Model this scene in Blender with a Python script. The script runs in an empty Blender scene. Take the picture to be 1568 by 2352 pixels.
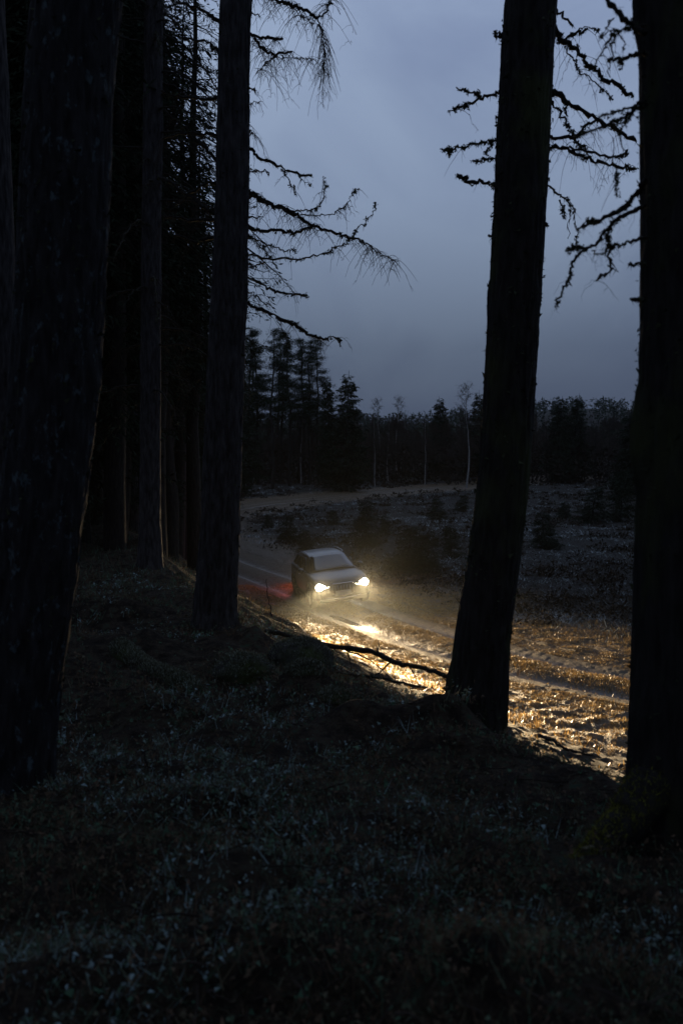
import bpy, math, random
import numpy as np
from mathutils import Vector, Euler, Matrix

random.seed(7); RNG = np.random.default_rng(11)
SC = bpy.context.scene
COL = SC.collection
R = math.radians

# ------------------------------------------------------------------ camera, sky, sun, exposure
CAMZ, F, CX, CY, PITCH = 5.4, 2287.0, 784.0, 1176.0, math.atan(146 / 2287)
cam_d = bpy.data.cameras.new('camera'); cam = bpy.data.objects.new('camera', cam_d); COL.objects.link(cam)
cam_d.sensor_fit = 'VERTICAL'; cam_d.sensor_height = 36; cam_d.lens = 35.0
cam_d.clip_start = 0.05; cam_d.clip_end = 6000
cam.location = (0, 0, CAMZ); cam.rotation_euler = (R(90) - PITCH, 0, 0)
cam_d.dof.use_dof = True; cam_d.dof.focus_distance = 26; cam_d.dof.aperture_fstop = 2.8
SC.camera = cam

SUN_EL, SUN_ROT = R(4), R(200)
W = bpy.data.worlds.new('World'); SC.world = W; W.use_nodes = True
nt = W.node_tree; nt.nodes.clear(); N = nt.nodes.new; L = nt.links.new
out = N('ShaderNodeOutputWorld'); bg = N('ShaderNodeBackground'); bg.inputs[1].default_value = 0.15
sky = N('ShaderNodeTexSky'); sky.sky_type = 'NISHITA'; sky.sun_disc = False
sky.sun_elevation = SUN_EL; sky.sun_rotation = SUN_ROT; sky.air_density = 1.5; sky.dust_density = 2; sky.ozone_density = 3
tc = N('ShaderNodeTexCoord'); mp = N('ShaderNodeMapping'); mp.inputs['Scale'].default_value = (1.0, 1.0, 1.35)
mp.inputs['Location'].default_value = (3.1, 0.4, 1.7)
n1 = N('ShaderNodeTexNoise'); n1.inputs['Scale'].default_value = 3.1; n1.inputs['Detail'].default_value = 9; n1.inputs['Roughness'].default_value = 0.50
n1.inputs['Distortion'].default_value = 1.1
cr = N('ShaderNodeValToRGB'); cr.color_ramp.elements[0].position = 0.36; cr.color_ramp.elements[1].position = 0.62
cr.color_ramp.elements[0].color = (1.78, 2.28, 3.52, 1); cr.color_ramp.elements[1].color = (2.46, 3.10, 4.38, 1)
L(tc.outputs['Generated'], mp.inputs[0]); L(mp.outputs[0], n1.inputs['Vector']); L(n1.outputs['Fac'], cr.inputs[0])
# darker band of cloud towards the horizon, all the way round
sx = N('ShaderNodeSeparateXYZ'); L(tc.outputs['Generated'], sx.inputs[0])
hr = N('ShaderNodeValToRGB'); e = hr.color_ramp.elements
e[0].position = 0.0; e[0].color = (.17, .185, .205, 1); e[1].position = 0.5; e[1].color = (1, 1, 1, 1)
k = e.new(0.10); k.color = (.30, .315, .33, 1); k = e.new(0.24); k.color = (.66, .67, .68, 1)
L(sx.outputs[2], hr.inputs[0])
mm = N('ShaderNodeMix'); mm.data_type = 'RGBA'; mm.blend_type = 'MULTIPLY'; mm.inputs[0].default_value = 1
L(cr.outputs[0], mm.inputs[6]); L(hr.outputs[0], mm.inputs[7])
mx = N('ShaderNodeMix'); mx.data_type = 'RGBA'; mx.inputs[0].default_value = 0.96
L(sky.outputs[0], mx.inputs[6]); L(mm.outputs[2], mx.inputs[7])
L(mx.outputs[2], bg.inputs[0]); L(bg.outputs[0], out.inputs[0])

sun_d = bpy.data.lights.new('sun', 'SUN'); sun_d.energy = 0.008; sun_d.angle = R(20); sun_d.color = (1, .9, .8)
sun = bpy.data.objects.new('sun', sun_d); COL.objects.link(sun)
sdir = Vector((math.sin(SUN_ROT) * math.cos(SUN_EL), math.cos(SUN_ROT) * math.cos(SUN_EL), math.sin(SUN_EL)))
sun.rotation_euler = sdir.to_track_quat('Z', 'Y').to_euler()

SC.view_settings.view_transform = 'Standard'; SC.view_settings.look = 'None'
SC.view_settings.exposure = 0.0; SC.view_settings.gamma = 1; SC.view_settings.use_curve_mapping = False
SC.cycles.use_denoising = True
SC.cycles.max_bounces = 6; SC.cycles.diffuse_bounces = 2; SC.cycles.glossy_bounces = 3
SC.cycles.transmission_bounces = 4; SC.cycles.volume_bounces = 1; SC.cycles.transparent_max_bounces = 8
SC.cycles.sample_clamp_indirect = 3.0

# ------------------------------------------------------------------ helpers
def P(px, py, y):
    """world point at forward distance y on the sight line of a point of the photograph"""
    a = (px - CX) / F; b = (CY - py) / F
    c, s = math.cos(PITCH), math.sin(PITCH)
    fy = c + b * s; fz = -s + b * c
    return np.array([a / fy * y, y, CAMZ + fz / fy * y])

_perm = np.random.default_rng(5).permutation(4096).astype(np.int64)
_val = np.random.default_rng(6).random(4096) * 2 - 1
def vnoise(x, y, z=0.0, seed=0):
    x = np.asarray(x, float); y = np.asarray(y, float); z = np.asarray(z, float) + seed * 17.31
    x, y, z = np.broadcast_arrays(x, y, z)
    xi = np.floor(x).astype(np.int64); yi = np.floor(y).astype(np.int64); zi = np.floor(z).astype(np.int64)
    u, v, w = x - xi, y - yi, z - zi
    u = u*u*(3-2*u); v = v*v*(3-2*v); w = w*w*(3-2*w)
    def h(a, b, c): return _val[_perm[(_perm[(_perm[a & 4095] + b) & 4095] + c) & 4095]]
    x00 = h(xi, yi, zi)*(1-u) + h(xi+1, yi, zi)*u
    x10 = h(xi, yi+1, zi)*(1-u) + h(xi+1, yi+1, zi)*u
    x01 = h(xi, yi, zi+1)*(1-u) + h(xi+1, yi, zi+1)*u
    x11 = h(xi, yi+1, zi+1)*(1-u) + h(xi+1, yi+1, zi+1)*u
    return (x00*(1-v) + x10*v)*(1-w) + (x01*(1-v) + x11*v)*w
def fbm(x, y, z=0.0, o=4, seed=0):
    a, s, t = 1.0, 0.0, 0.0
    for i in range(o):
        s = s + a * vnoise(np.asarray(x)*2**i, np.asarray(y)*2**i, np.asarray(z)*2**i, seed + i*3); t += a; a *= 0.5
    return s / t
def sstep(a, b, x):
    t = np.clip((x - a) / (b - a), 0, 1); return t*t*(3-2*t)

def mesh_np(name, V, quads=None, tris=None, mat=None, smooth=False, attrs=None):
    V = np.asarray(V, np.float32).reshape(-1, 3)
    q = np.zeros((0, 4), np.int32) if quads is None else np.asarray(quads, np.int32).reshape(-1, 4)
    t = np.zeros((0, 3), np.int32) if tris is None else np.asarray(tris, np.int32).reshape(-1, 3)
    me = bpy.data.meshes.new(name)
    me.vertices.add(len(V)); me.vertices.foreach_set('co', V.ravel())
    loops = np.concatenate([q.ravel(), t.ravel()])
    me.loops.add(len(loops)); me.loops.foreach_set('vertex_index', loops)
    tot = np.concatenate([np.full(len(q), 4), np.full(len(t), 3)]).astype(np.int32)
    st = np.concatenate([[0], np.cumsum(tot)[:-1]]).astype(np.int32)
    me.polygons.add(len(tot)); me.polygons.foreach_set('loop_start', st)
    if smooth: me.polygons.foreach_set('use_smooth', np.ones(len(tot), bool))
    me.update(calc_edges=True)
    if attrs:
        for k, v in attrs.items():
            a = me.attributes.new(k, 'FLOAT', 'POINT'); a.data.foreach_set('value', np.asarray(v, np.float32).ravel())
    if mat: me.materials.append(mat)
    return me
def link(name, me, parent=None, **kw):
    o = bpy.data.objects.new(name, me); COL.objects.link(o)
    if parent: o.parent = parent
    for k, v in kw.items(): o[k] = v
    return o
def thing(name, label, cat, loc=(0, 0, 0), group=None):
    o = bpy.data.objects.new(name, None); COL.objects.link(o); o.location = loc; o.empty_display_size = .2
    o['label'] = label; o['category'] = cat
    if group: o['group'] = group
    return o
class Geo:
    def __init__(s): s.v = []; s.q = []; s.t = []; s.n = 0; s.a = []
    def add(s, V, q=None, t=None, a=0.0):
        V = np.asarray(V, float).reshape(-1, 3)
        s.v.append(V)
        if q is not None and len(q): s.q.append(np.asarray(q).reshape(-1, 4) + s.n)
        if t is not None and len(t): s.t.append(np.asarray(t).reshape(-1, 3) + s.n)
        s.a.append(np.broadcast_to(np.asarray(a, float), (len(V),)).copy()); s.n += len(V)
    def mesh(s, name, mat, smooth=False, off=(0, 0, 0)):
        V = np.concatenate(s.v) - np.asarray(off)
        q = np.concatenate(s.q) if s.q else None; t = np.concatenate(s.t) if s.t else None
        return mesh_np(name, V, q, t, mat, smooth, {'tint': np.concatenate(s.a)})
def norm(v): return v / np.maximum(np.linalg.norm(v, axis=-1, keepdims=True), 1e-9)
def tubes(g, Pts, Rad, sides=3, tint=0.0):
    """Pts (N,K,3), Rad (N,K): N tubes added to g"""
    Pts = np.asarray(Pts, float); Rad = np.asarray(Rad, float); n, k, _ = Pts.shape
    T = norm(np.gradient(Pts, axis=1))
    mean = norm(Pts[:, -1] - Pts[:, 0])
    ref = np.where(np.abs(mean[:, 2:3]) > 0.8, np.array([[1.0, 0.1, 0]]), np.array([[0, 0.1, 1.0]]))[:, None, :]
    A = norm(np.cross(T, np.broadcast_to(ref, T.shape))); B = np.cross(T, A)
    th = np.arange(sides) * 2 * math.pi / sides
    V = Pts[:, :, None] + Rad[:, :, None, None] * (A[:, :, None] * np.cos(th)[:, None] + B[:, :, None] * np.sin(th)[:, None])
    idx = np.arange(n * k * sides).reshape(n, k, sides)
    a = idx[:, :-1]; b = idx[:, 1:]
    q = np.stack([a, np.roll(a, -1, 2), np.roll(b, -1, 2), b], -1).reshape(-1, 4)
    t = np.broadcast_to(np.asarray(tint, float).reshape(-1, 1, 1) if np.ndim(tint) else np.full((1, 1, 1), tint), (n, k, sides)).ravel()
    g.add(V.reshape(-1, 3), q, None, t)
def tufts(g, C, size, tint=0.0, rng=RNG, flat=1.0):
    """small irregular triangles, scraps of moss and lichen or leaves"""
    C = np.asarray(C, float); n = len(C)
    s = np.broadcast_to(np.asarray(size, float), (n,))[:, None, None]
    V = C[:, None] + rng.normal(size=(n, 3, 3)) * s * np.array([1, 1, flat])
    tt = np.repeat(np.broadcast_to(np.asarray(tint, float), (n,)), 3)
    g.add(V.reshape(-1, 3), None, np.arange(n * 3).reshape(-1, 3), tt)
def blades(g, B, h, w, lean, tint, rng=RNG, az=None):
    n = len(B); az = rng.random(n) * 2 * math.pi if az is None else az
    d = np.stack([np.cos(az), np.sin(az), np.zeros(n)], 1); s = np.stack([-np.sin(az), np.cos(az), np.zeros(n)], 1)
    roll = rng.random(n)[:, None] * math.pi
    s = s * np.cos(roll) + d * np.sin(roll)
    h = h[:, None]; lean = lean[:, None]; w = w[:, None]
    z = np.array([[0, 0, 1.0]])
    mid = B + d * h * lean * .35 + z * h * .62
    tip = B + d * h * lean + z * h * np.clip(1 - lean * .62, -.15, 1)
    V = np.stack([B - s*w, B + s*w, mid - s*w*.7, mid + s*w*.7, tip], 1)
    i = np.arange(n)[:, None] * 5
    g.add(V.reshape(-1, 3), i + np.array([[0, 1, 3, 2]]), i + np.array([[2, 3, 4]]), np.repeat(tint, 5))

def spikes(g, B, h, w, lean, tint, rng=RNG):
    n = len(B); az = rng.random(n)*2*math.pi; d = np.stack([np.cos(az), np.sin(az), np.zeros(n)], 1); a2 = rng.random(n)*math.pi*2; sd = np.stack([np.cos(a2), np.sin(a2), np.zeros(n)], 1)*np.reshape(w, (-1, 1))
    tip = B + d*(h*lean)[:, None] + np.array([[0, 0, 1.0]])*(h*np.clip(1-lean*.6, .02, 1))[:, None]
    g.add(np.stack([B-sd, B+sd, tip], 1).reshape(-1, 3), None, np.arange(n*3).reshape(-1, 3), np.repeat(tint, 3))

# ------------------------------------------------------------------ materials
def mat_new(name):
    m = bpy.data.materials.new(name); m.use_nodes = True; n = m.node_tree
    return m, n, n.nodes['Principled BSDF']
def noise_node(n, scale, detail=6, vec=None, rough=.6):
    t = n.nodes.new('ShaderNodeTexNoise'); t.inputs['Scale'].default_value = scale; t.inputs['Detail'].default_value = detail
    t.inputs['Roughness'].default_value = rough
    if vec is not None: n.links.new(vec, t.inputs['Vector'])
    return t
def ramp(n, src, stops):
    r = n.nodes.new('ShaderNodeValToRGB'); e = r.color_ramp.elements
    e[0].position = stops[0][0]; e[0].color = (*stops[0][1], 1); e[1].position = stops[-1][0]; e[1].color = (*stops[-1][1], 1)
    for p, c in stops[1:-1]: k = e.new(p); k.color = (*c, 1)
    n.links.new(src, r.inputs[0]); return r
def bump(n, bsdf, src, dist, strength=1.0):
    b = n.nodes.new('ShaderNodeBump'); b.inputs['Distance'].default_value = dist; b.inputs['Strength'].default_value = strength
    n.links.new(src, b.inputs['Height']); n.links.new(b.outputs[0], bsdf.inputs['Normal']); return b
def mixc(n, fac, a, b):
    m = n.nodes.new('ShaderNodeMix'); m.data_type = 'RGBA'
    if isinstance(fac, float): m.inputs[0].default_value = fac
    else: n.links.new(fac, m.inputs[0])
    for s, i in ((a, 6), (b, 7)):
        if isinstance(s, tuple): m.inputs[i].default_value = (*s, 1)
        else: n.links.new(s, m.inputs[i])
    return m.outputs[2]
def objvec(n, scale=(1, 1, 1)):
    t = n.nodes.new('ShaderNodeTexCoord'); m = n.nodes.new('ShaderNodeMapping'); m.inputs['Scale'].default_value = scale
    n.links.new(t.outputs['Object'], m.inputs[0]); return m.outputs[0]

def bark_material(name, dark, light, lichen=None, amount=.6, bumpd=.02, moss=None):
    m, n, b = mat_new(name)
    v = objvec(n, (1, 1, .22)); t = noise_node(n, 22, 8, v)
    r = ramp(n, t.outputs[0], [(.35, dark), (.7, light)])
    c = r.outputs[0]
    v2 = objvec(n, (1, 1, .6))
    if moss:
        t3 = noise_node(n, 1.6, 6, v2); r3 = ramp(n, t3.outputs[0], [(.5, (0, 0, 0)), (.62, (1, 1, 1))]); c = mixc(n, r3.outputs[0], c, moss)
    if lichen:
        t2 = noise_node(n, 13, 8, v2, .75); r2 = ramp(n, t2.outputs[0], [(amount, (0, 0, 0)), (amount + .05, (1, 1, 1))])
        c = mixc(n, r2.outputs[0], c, lichen)
    n.links.new(c, b.inputs['Base Color']); b.inputs['Roughness'].default_value = .8
    b.inputs['Specular IOR Level'].default_value = .07
    bump(n, b, t.outputs[0], bumpd)
    return m
M_BARK = bark_material('bark', (.005, .005, .005), (.018, .017, .017), None, moss=(.020, .024, .010))
M_BARK_PALE = bark_material('bark_grey', (.006, .006, .007), (.036, .034, .036), None)
M_BARK_LICHEN = bark_material('bark_lichen', (.005, .005, .006), (.020, .020, .022), (.042, .058, .066), .575)
M_BIRCH = bark_material('birch_bark', (.07, .07, .07), (.24, .24, .24), (.03, .03, .03), .66)
M_BRANCH = bark_material('branch_bark', (.005, .005, .005), (.020, .018, .016), None)

def tint_material(name, stops, rough=.6, spec=.3, transl=0.0):
    m, n, b = mat_new(name)
    a = n.nodes.new('ShaderNodeAttribute'); a.attribute_name = 'tint'
    r = ramp(n, a.outputs['Fac'], stops)
    n.links.new(r.outputs[0], b.inputs['Base Color']); b.inputs['Roughness'].default_value = rough
    b.inputs['Specular IOR Level'].default_value = spec
    if transl:
        tr = n.nodes.new('ShaderNodeBsdfTranslucent'); n.links.new(r.outputs[0], tr.inputs[0])
        ms = n.nodes.new('ShaderNodeMixShader'); ms.inputs[0].default_value = transl
        n.links.new(b.outputs[0], ms.inputs[1]); n.links.new(tr.outputs[0], ms.inputs[2])
        n.links.new(ms.outputs[0], n.nodes['Material Output'].inputs[0])
    return m
M_NEEDLE = tint_material('needles', [(0, (.006, .010, .006)), (.5, (.012, .020, .012)), (1, (.022, .028, .020))], .8, .05)
M_MOSS = tint_material('moss_scraps', [(0, (.010, .012, .007)), (.6, (.030, .036, .018)), (1, (.075, .085, .06))], .9, .1)
M_TWIG = tint_material('twigs', [(0, (.008, .007, .006)), (1, (.034, .027, .023))], .9, .05)
M_ROOTMOSS = tint_material('root_moss', [(0, (.03, .032, .004)), (.6, (.085, .085, .012)), (1, (.15, .15, .03))], .9, .05, .2)
M_FLOOR = tint_material('undergrowth_leaves', [(0, (.014, .016, .009)), (.35, (.085, .055, .036)), (.6, (.045, .098, .060)), (.80, (.09, .12, .09)), (1, (.20, .28, .30))], .7, .08, .2)
M_FROST = tint_material('frosted_grass', [(0, (.009, .007, .005)), (.35, (.026, .019, .013)), (.62, (.018, .024, .018)), (.8, (.16, .185, .19)), (1, (.42, .49, .52))], .7, .08, .12)
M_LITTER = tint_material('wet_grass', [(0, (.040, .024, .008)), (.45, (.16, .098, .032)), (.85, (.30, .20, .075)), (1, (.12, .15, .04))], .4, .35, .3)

# ------------------------------------------------------------------ terrain
SHOULDER = np.array([(9, -6), (5.2, 2.0), (3.2, 5.4), (1.75, 7.6), (0.7, 9.6), (-0.2, 11.6), (-1.1, 14.2), (-2.4, 18.5), (-4.2, 24), (-6.4, 31), (-9.5, 40), (-14.5, 52), (-22, 66), (-40, 90), (-120, 160)], float)
TRACK = np.array([(60, 3), (32, 9.5), (20, 14.2), (13, 17.4), (8.6, 20.2), (5.2, 23.6), (2.9, 27.2), (1.1, 31.0), (-0.35, 34.6), (-2.2, 39.6), (-4.9, 45.8), (-8.2, 54), (-11, 63), (-12.6, 73), (-11.6, 83), (-7.6, 93), (-1, 104), (8, 115), (20, 128), (34, 145), (52, 168), (80, 200)], float)
def smooth_line(pts, it=3):
    for _ in range(it):
        q = [pts[0]]
        for a, b in zip(pts[:-1], pts[1:]): q += [a*.75 + b*.25, a*.25 + b*.75]
        q.append(pts[-1]); pts = np.array(q)
    return pts
TRK = smooth_line(TRACK, 2); SHO = smooth_line(SHOULDER, 1)
def linedist(line, x, y):
    """signed distance (positive to the right of travel) and arc length along"""
    best = np.full(x.shape, 1e9); sg = np.zeros(x.shape); al = np.zeros(x.shape); acc = 0
    for (ax, ay), (bx, by) in zip(line[:-1], line[1:]):
        dx, dy = bx-ax, by-ay; l = math.hypot(dx, dy)
        t = np.clip(((x-ax)*dx + (y-ay)*dy) / (l*l), 0, 1)
        ex = x - ax - t*dx; ey = y - ay - t*dy; d = np.hypot(ex, ey)
        m = d < best; best = np.where(m, d, best); sg = np.where(m, np.sign(ex*dy - ey*dx), sg); al = np.where(m, acc + t*l, al)
        acc += l
    return best * np.where(sg == 0, 1, sg), al
MOUNDS = []   # (x, y, height, rx, ry, rot)
def mound_at(px, py, Y, h, rx, ry, rot=0):
    p = P(px, py, Y); MOUNDS.append((p[0], Y, h, rx, ry, rot))
mound_at(905, 1715, 7.7, .16, .50, .22, -.05); mound_at(1060, 1790, 6.9, .17, .36, .22, -.35); mound_at(1380, 1745, 7.2, .12, .3, .3)
mound_at(560, 1570, 9.7, .20, .34, .3, .1); mound_at(700, 1610, 9.0, .13, .3, .28, -.4); mound_at(690, 1545, 10.6, .24, .34, .32, 0)
mound_at(330, 1600, 8.4, .16, .6, .3, -.5); mound_at(480, 1800, 6.2, .12, .4, .3, 0); mound_at(900, 2000, 5.0, .10, .5, .35, .3)
mound_at(880, 1600, 9.5, .10, .5, .3, -.3); mound_at(250, 1400, 13.5, .2, .8, .5, .2); mound_at(1000, 1660, 8.2, .12, .35, .3, .1)
_rm = np.random.default_rng(31)
for _ in range(46):
    yy_ = _rm.uniform(2.6, 15); MOUNDS.append((_rm.uniform(-.42, .34)*yy_, yy_, _rm.uniform(.06, .17), _rm.uniform(.18, .5), _rm.uniform(.15, .32), _rm.uniform(-.8, .8)))
def H(x, y, detail=True):
    x = np.asarray(x, float); y = np.asarray(y, float)
    s, _ = linedist(SHO, x, y)                                  # positive = clearing side
    d = np.hypot(x, y)
    plate = 3.08 + .72 * (1 - sstep(0, 8.5, y + np.abs(x)*.3)) + .25 * fbm(x*.13, y*.13, 0, 2, 5)
    t = np.clip((s + .7) / 9.6, 0, 1)
    fall = (1 - t) ** 2.2
    fall = np.where(t <= 0, 1, fall)
    r, al = linedist(TRK, x, y)
    near = 1 - sstep(3.2, 8.0, np.abs(r))
    open_ = sstep(2, 9, s) * (1 - near)
    clear = .30 * fbm(x*.11, y*.11, 0, 3, 1) + .18 * fbm(x*.5, y*.5, 0, 3, 2)
    far = .021 * np.clip(y - 85, 0, 160) + .01*np.clip(y - 250, 0, 3000)
    fall = fall * (1 - .93*(1 - sstep(2.0, 6.0, np.abs(r))))
    z = plate * fall + (1 - fall) * (clear * open_ + far)
    # hummocky forest floor
    rough = (1 - sstep(2, 6, np.abs(r))*0) 
    fh = sstep(7, 1, s)
    z = z + fh * (.17 * fbm(x*.9, y*.9, 0, 3, 7) + .05 * vnoise(x*3.1, y*3.1, 0, 8)) * sstep(1.5, 5, np.abs(r))
    for (mx_, my_, h, rx, ry, a) in MOUNDS:
        if np.ndim(x) == 0 and math.hypot(float(x)-mx_, float(y)-my_) > 3: continue
        u = (x-mx_)*math.cos(a) + (y-my_)*math.sin(a); v = -(x-mx_)*math.sin(a) + (y-my_)*math.cos(a)
        z = z + h * np.exp(-((u/rx)**4 + (v/ry)**2) * .9)
    # far wooded hills
    b = x / np.maximum(y, 1)
    hh = 15 + 8 * sstep(.10, .26, b) + 22 * sstep(-.05, -.4, b) + 3 * vnoise(b*14, 0, 0, 9)
    z = z + np.where(y > 250, hh * sstep(330, 640, y) , 0)
    if detail:
        zd = .035 * fbm(x*2.6, y*2.6, 0, 3, 11) + .022 * vnoise(x*9, y*9, 0, 12)
        # churned verge of the track: clods and scuffs
        v = sstep(1.5, 2.2, np.abs(r)) * (1 - sstep(4.2, 7.5, np.abs(r)))
        zd = zd + v * (.060 * fbm(x*3.1+y, y*3.1-x*.6, 0, 3, 13) + .012 * vnoise(x*13, y*13, 0, 14))
        z = z + zd
    return z
def ground_z(x, y): return float(H(np.array([float(x)]), np.array([float(y)]))[0])

def track_z(x, y, r, al):
    base = H(x, y, False)
    w = .12 * vnoise(al*.16, 0, 0, 20)
    rut = np.exp(-((np.abs(r + w) - .86) / .26) ** 2)
    cen = np.exp(-(r / .45) ** 2)
    z = base - .085 * rut + .035 * cen
    lump = .030 * fbm(x*3.3, y*3.3, 0, 4, 21) + .014 * vnoise(x*14, y*14, 0, 22)
    tread = .010 * np.sin(al * 2 * math.pi / .14 + 6*(r)) * rut * (vnoise(al*.8, r, 0, 24) > -.2)
    water = sstep(.1, .45, vnoise(al*.22, np.sign(r)*3, 0, 26))
    z = z + lump * (1 - .82 * rut * water) + tread*(1-water)
    return z, rut, water

# ground sheet: a fan of quads from behind the camera to the horizon
apex = np.array([0, -3.0])
ang = np.concatenate([np.linspace(-80, -23.5, 26)[:-1], np.linspace(-23.5, 23.5, 370), np.linspace(23.5, 80, 26)[1:]]) * math.pi / 180
rad = np.concatenate([np.geomspace(.8, 9, 120)[:-1], np.geomspace(9, 50, 330)[:-1], np.geomspace(50, 210, 100)[:-1], np.geomspace(210, 900, 50)])
A, RR = np.meshgrid(ang, rad)
gx = apex[0] + RR*np.sin(A); gy = apex[1] + RR*np.cos(A)
gz = H(gx, gy)
gr, gal = linedist(TRK, gx, gy); gs, _ = linedist(SHO, gx, gy)
edge = 2.15 + .22 * fbm(gx*1.1, gy*1.1, 0, 2, 30)
gz = gz + .05*sstep(edge, edge+.5, np.abs(gr)) - .30 * (1 - sstep(edge - .35, edge, np.abs(gr)))
nr, nc = gx.shape; idx = np.arange(nr*nc).reshape(nr, nc)
quads = np.stack([idx[:-1, :-1], idx[:-1, 1:], idx[1:, 1:], idx[1:, :-1]], -1).reshape(-1, 4)[:, ::-1]
def ground_material():
    m, n, b = mat_new('forest_ground')
    az = n.nodes.new('ShaderNodeAttribute'); az.attribute_name = 'clearing'
    av = n.nodes.new('ShaderNodeAttribute'); av.attribute_name = 'verge'
    v = objvec(n); t1 = noise_node(n, 1.3, 8, v); t2 = noise_node(n, 7, 8, v, .7); t3 = noise_node(n, 34, 6, v, .7)
    fl = ramp(n, t2.outputs[0], [(.34, (.003, .003, .003)), (.47, (.016, .012, .009)), (.56, (.036, .027, .019)), (.66, (.022, .044, .028))])  # near-black stop puts shade between plants into the colour; rest is soil, straw, moss
    cl = ramp(n, t2.outputs[0], [(.36, (.007, .006, .005)), (.56, (.022, .021, .019)), (.70, (.13, .16, .175))])
    mu = ramp(n, t3.outputs[0], [(.33, (.022, .014, .007)), (.5, (.060, .040, .020)), (.7, (.12, .080, .040))])
    c = mixc(n, az.outputs['Fac'], fl.outputs[0], cl.outputs[0]); c = mixc(n, av.outputs['Fac'], c, mu.outputs[0])
    n.links.new(c, b.inputs['Base Color'])
    sr = n.nodes.new('ShaderNodeMapRange'); n.links.new(av.outputs['Fac'], sr.inputs[0]); sr.inputs[3].default_value = .08; sr.inputs[4].default_value = .16; n.links.new(sr.outputs[0], b.inputs['Specular IOR Level'])
    rr = n.nodes.new('ShaderNodeMapRange'); n.links.new(av.outputs['Fac'], rr.inputs[0]); rr.inputs[3].default_value = .9; rr.inputs[4].default_value = .5
    n.links.new(rr.outputs[0], b.inputs['Roughness'])
    ad = n.nodes.new('ShaderNodeMath'); ad.operation = 'ADD'; n.links.new(t2.outputs[0], ad.inputs[0]); n.links.new(t3.outputs[0], ad.inputs[1])
    bump(n, b, ad.outputs[0], .10, .9); return m
verge = sstep(6.6, 4.2, np.abs(gr)) * sstep(-2, 6, gs*1.0+2)
gme = mesh_np('ground', np.stack([gx, gy, gz], -1), quads, None, ground_material(), True,
              {'clearing': sstep(3, 8, gs), 'verge': verge})
link('ground', gme, kind='structure')

# the forest track
def track_mesh():
    seg = np.linalg.norm(np.diff(TRK, axis=0), axis=1); cum = np.concatenate([[0], np.cumsum(seg)])
    l0 = np.interp(0, [0], [0]); 
    _, a18 = linedist(TRK, np.array([13.0]), np.array([17.4])); _, a45 = linedist(TRK, np.array([-4.9]), np.array([45.8]))
    s = np.concatenate([np.arange(0, a18[0], .35), np.arange(a18[0], a45[0], .068), np.arange(a45[0], cum[-1], .3)])
    cx_ = np.interp(s, cum, TRK[:, 0]); cy_ = np.interp(s, cum, TRK[:, 1])
    k = 41
    cxs = np.convolve(np.pad(cx_, 20, 'edge'), np.ones(k)/k, 'valid'); cys = np.convolve(np.pad(cy_, 20, 'edge'), np.ones(k)/k, 'valid')
    tx = np.gradient(cx_); ty = np.gradient(cy_)
    tx = np.convolve(np.pad(tx, 20, 'edge'), np.ones(k)/k, 'valid'); ty = np.convolve(np.pad(ty, 20, 'edge'), np.ones(k)/k, 'valid')
    l = np.hypot(tx, ty); nx, ny = ty/l, -tx/l
    off = np.linspace(-2.6, 2.6, 64)
    X = cx_[:, None] + nx[:, None]*off; Y = cy_[:, None] + ny[:, None]*off
    rr, al = linedist(TRK, X.ravel(), Y.ravel()); rr = rr.reshape(X.shape); al = al.reshape(X.shape)
    Z, rut, water = track_z(X, Y, rr, al)
    i = np.arange(X.size).reshape(X.shape)
    q = np.stack([i[:-1, :-1], i[:-1, 1:], i[1:, 1:], i[1:, :-1]], -1).reshape(-1, 4)
    m, n, b = mat_new('wet_mud')
    ar = n.nodes.new('ShaderNodeAttribute'); ar.attribute_name = 'wet'
    v = objvec(n); t2 = noise_node(n, 6, 8, v, .7); t3 = noise_node(n, 40, 6, v, .7)
    c1 = ramp(n, t3.outputs[0], [(.33, (.030, .021, .013)), (.5, (.065, .048, .030)), (.7, (.11, .085, .055))])
    c2 = ramp(n, t2.outputs[0], [(.35, (.034, .027, .021)), (.65, (.062, .049, .037))])
    n.links.new(mixc(n, ar.outputs['Fac'], c1.outputs[0], c2.outputs[0]), b.inputs['Base Color'])
    rg = n.nodes.new('ShaderNodeMapRange'); n.links.new(ar.outputs['Fac'], rg.inputs[0]); rg.inputs[3].default_value = .6; rg.inputs[4].default_value = .2
    n.links.new(rg.outputs[0], b.inputs['Roughness'])
    sg = n.nodes.new('ShaderNodeMapRange'); n.links.new(ar.outputs['Fac'], sg.inputs[0]); sg.inputs[3].default_value = .08; sg.inputs[4].default_value = .3; n.links.new(sg.outputs[0], b.inputs['Specular IOR Level'])
    ad = n.nodes.new('ShaderNodeMath'); ad.operation = 'MULTIPLY_ADD'; n.links.new(t3.outputs[0], ad.inputs[0]); ad.inputs[1].default_value = .8; n.links.new(t2.outputs[0], ad.inputs[2])
    bp = bump(n, b, ad.outputs[0], .06)
    iv = n.nodes.new('ShaderNodeMapRange'); n.links.new(ar.outputs['Fac'], iv.inputs[0]); iv.inputs[3].default_value = 1; iv.inputs[4].default_value = .12
    n.links.new(iv.outputs[0], bp.inputs['Strength'])
    wet = np.clip(rut * (.45 + .55*water) * 1.2, 0, 1)
    link('forest_track', mesh_np('forest_track', np.stack([X, Y, Z], -1), q, None, m, True, {'wet': wet}), kind='structure')
track_mesh()

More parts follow.
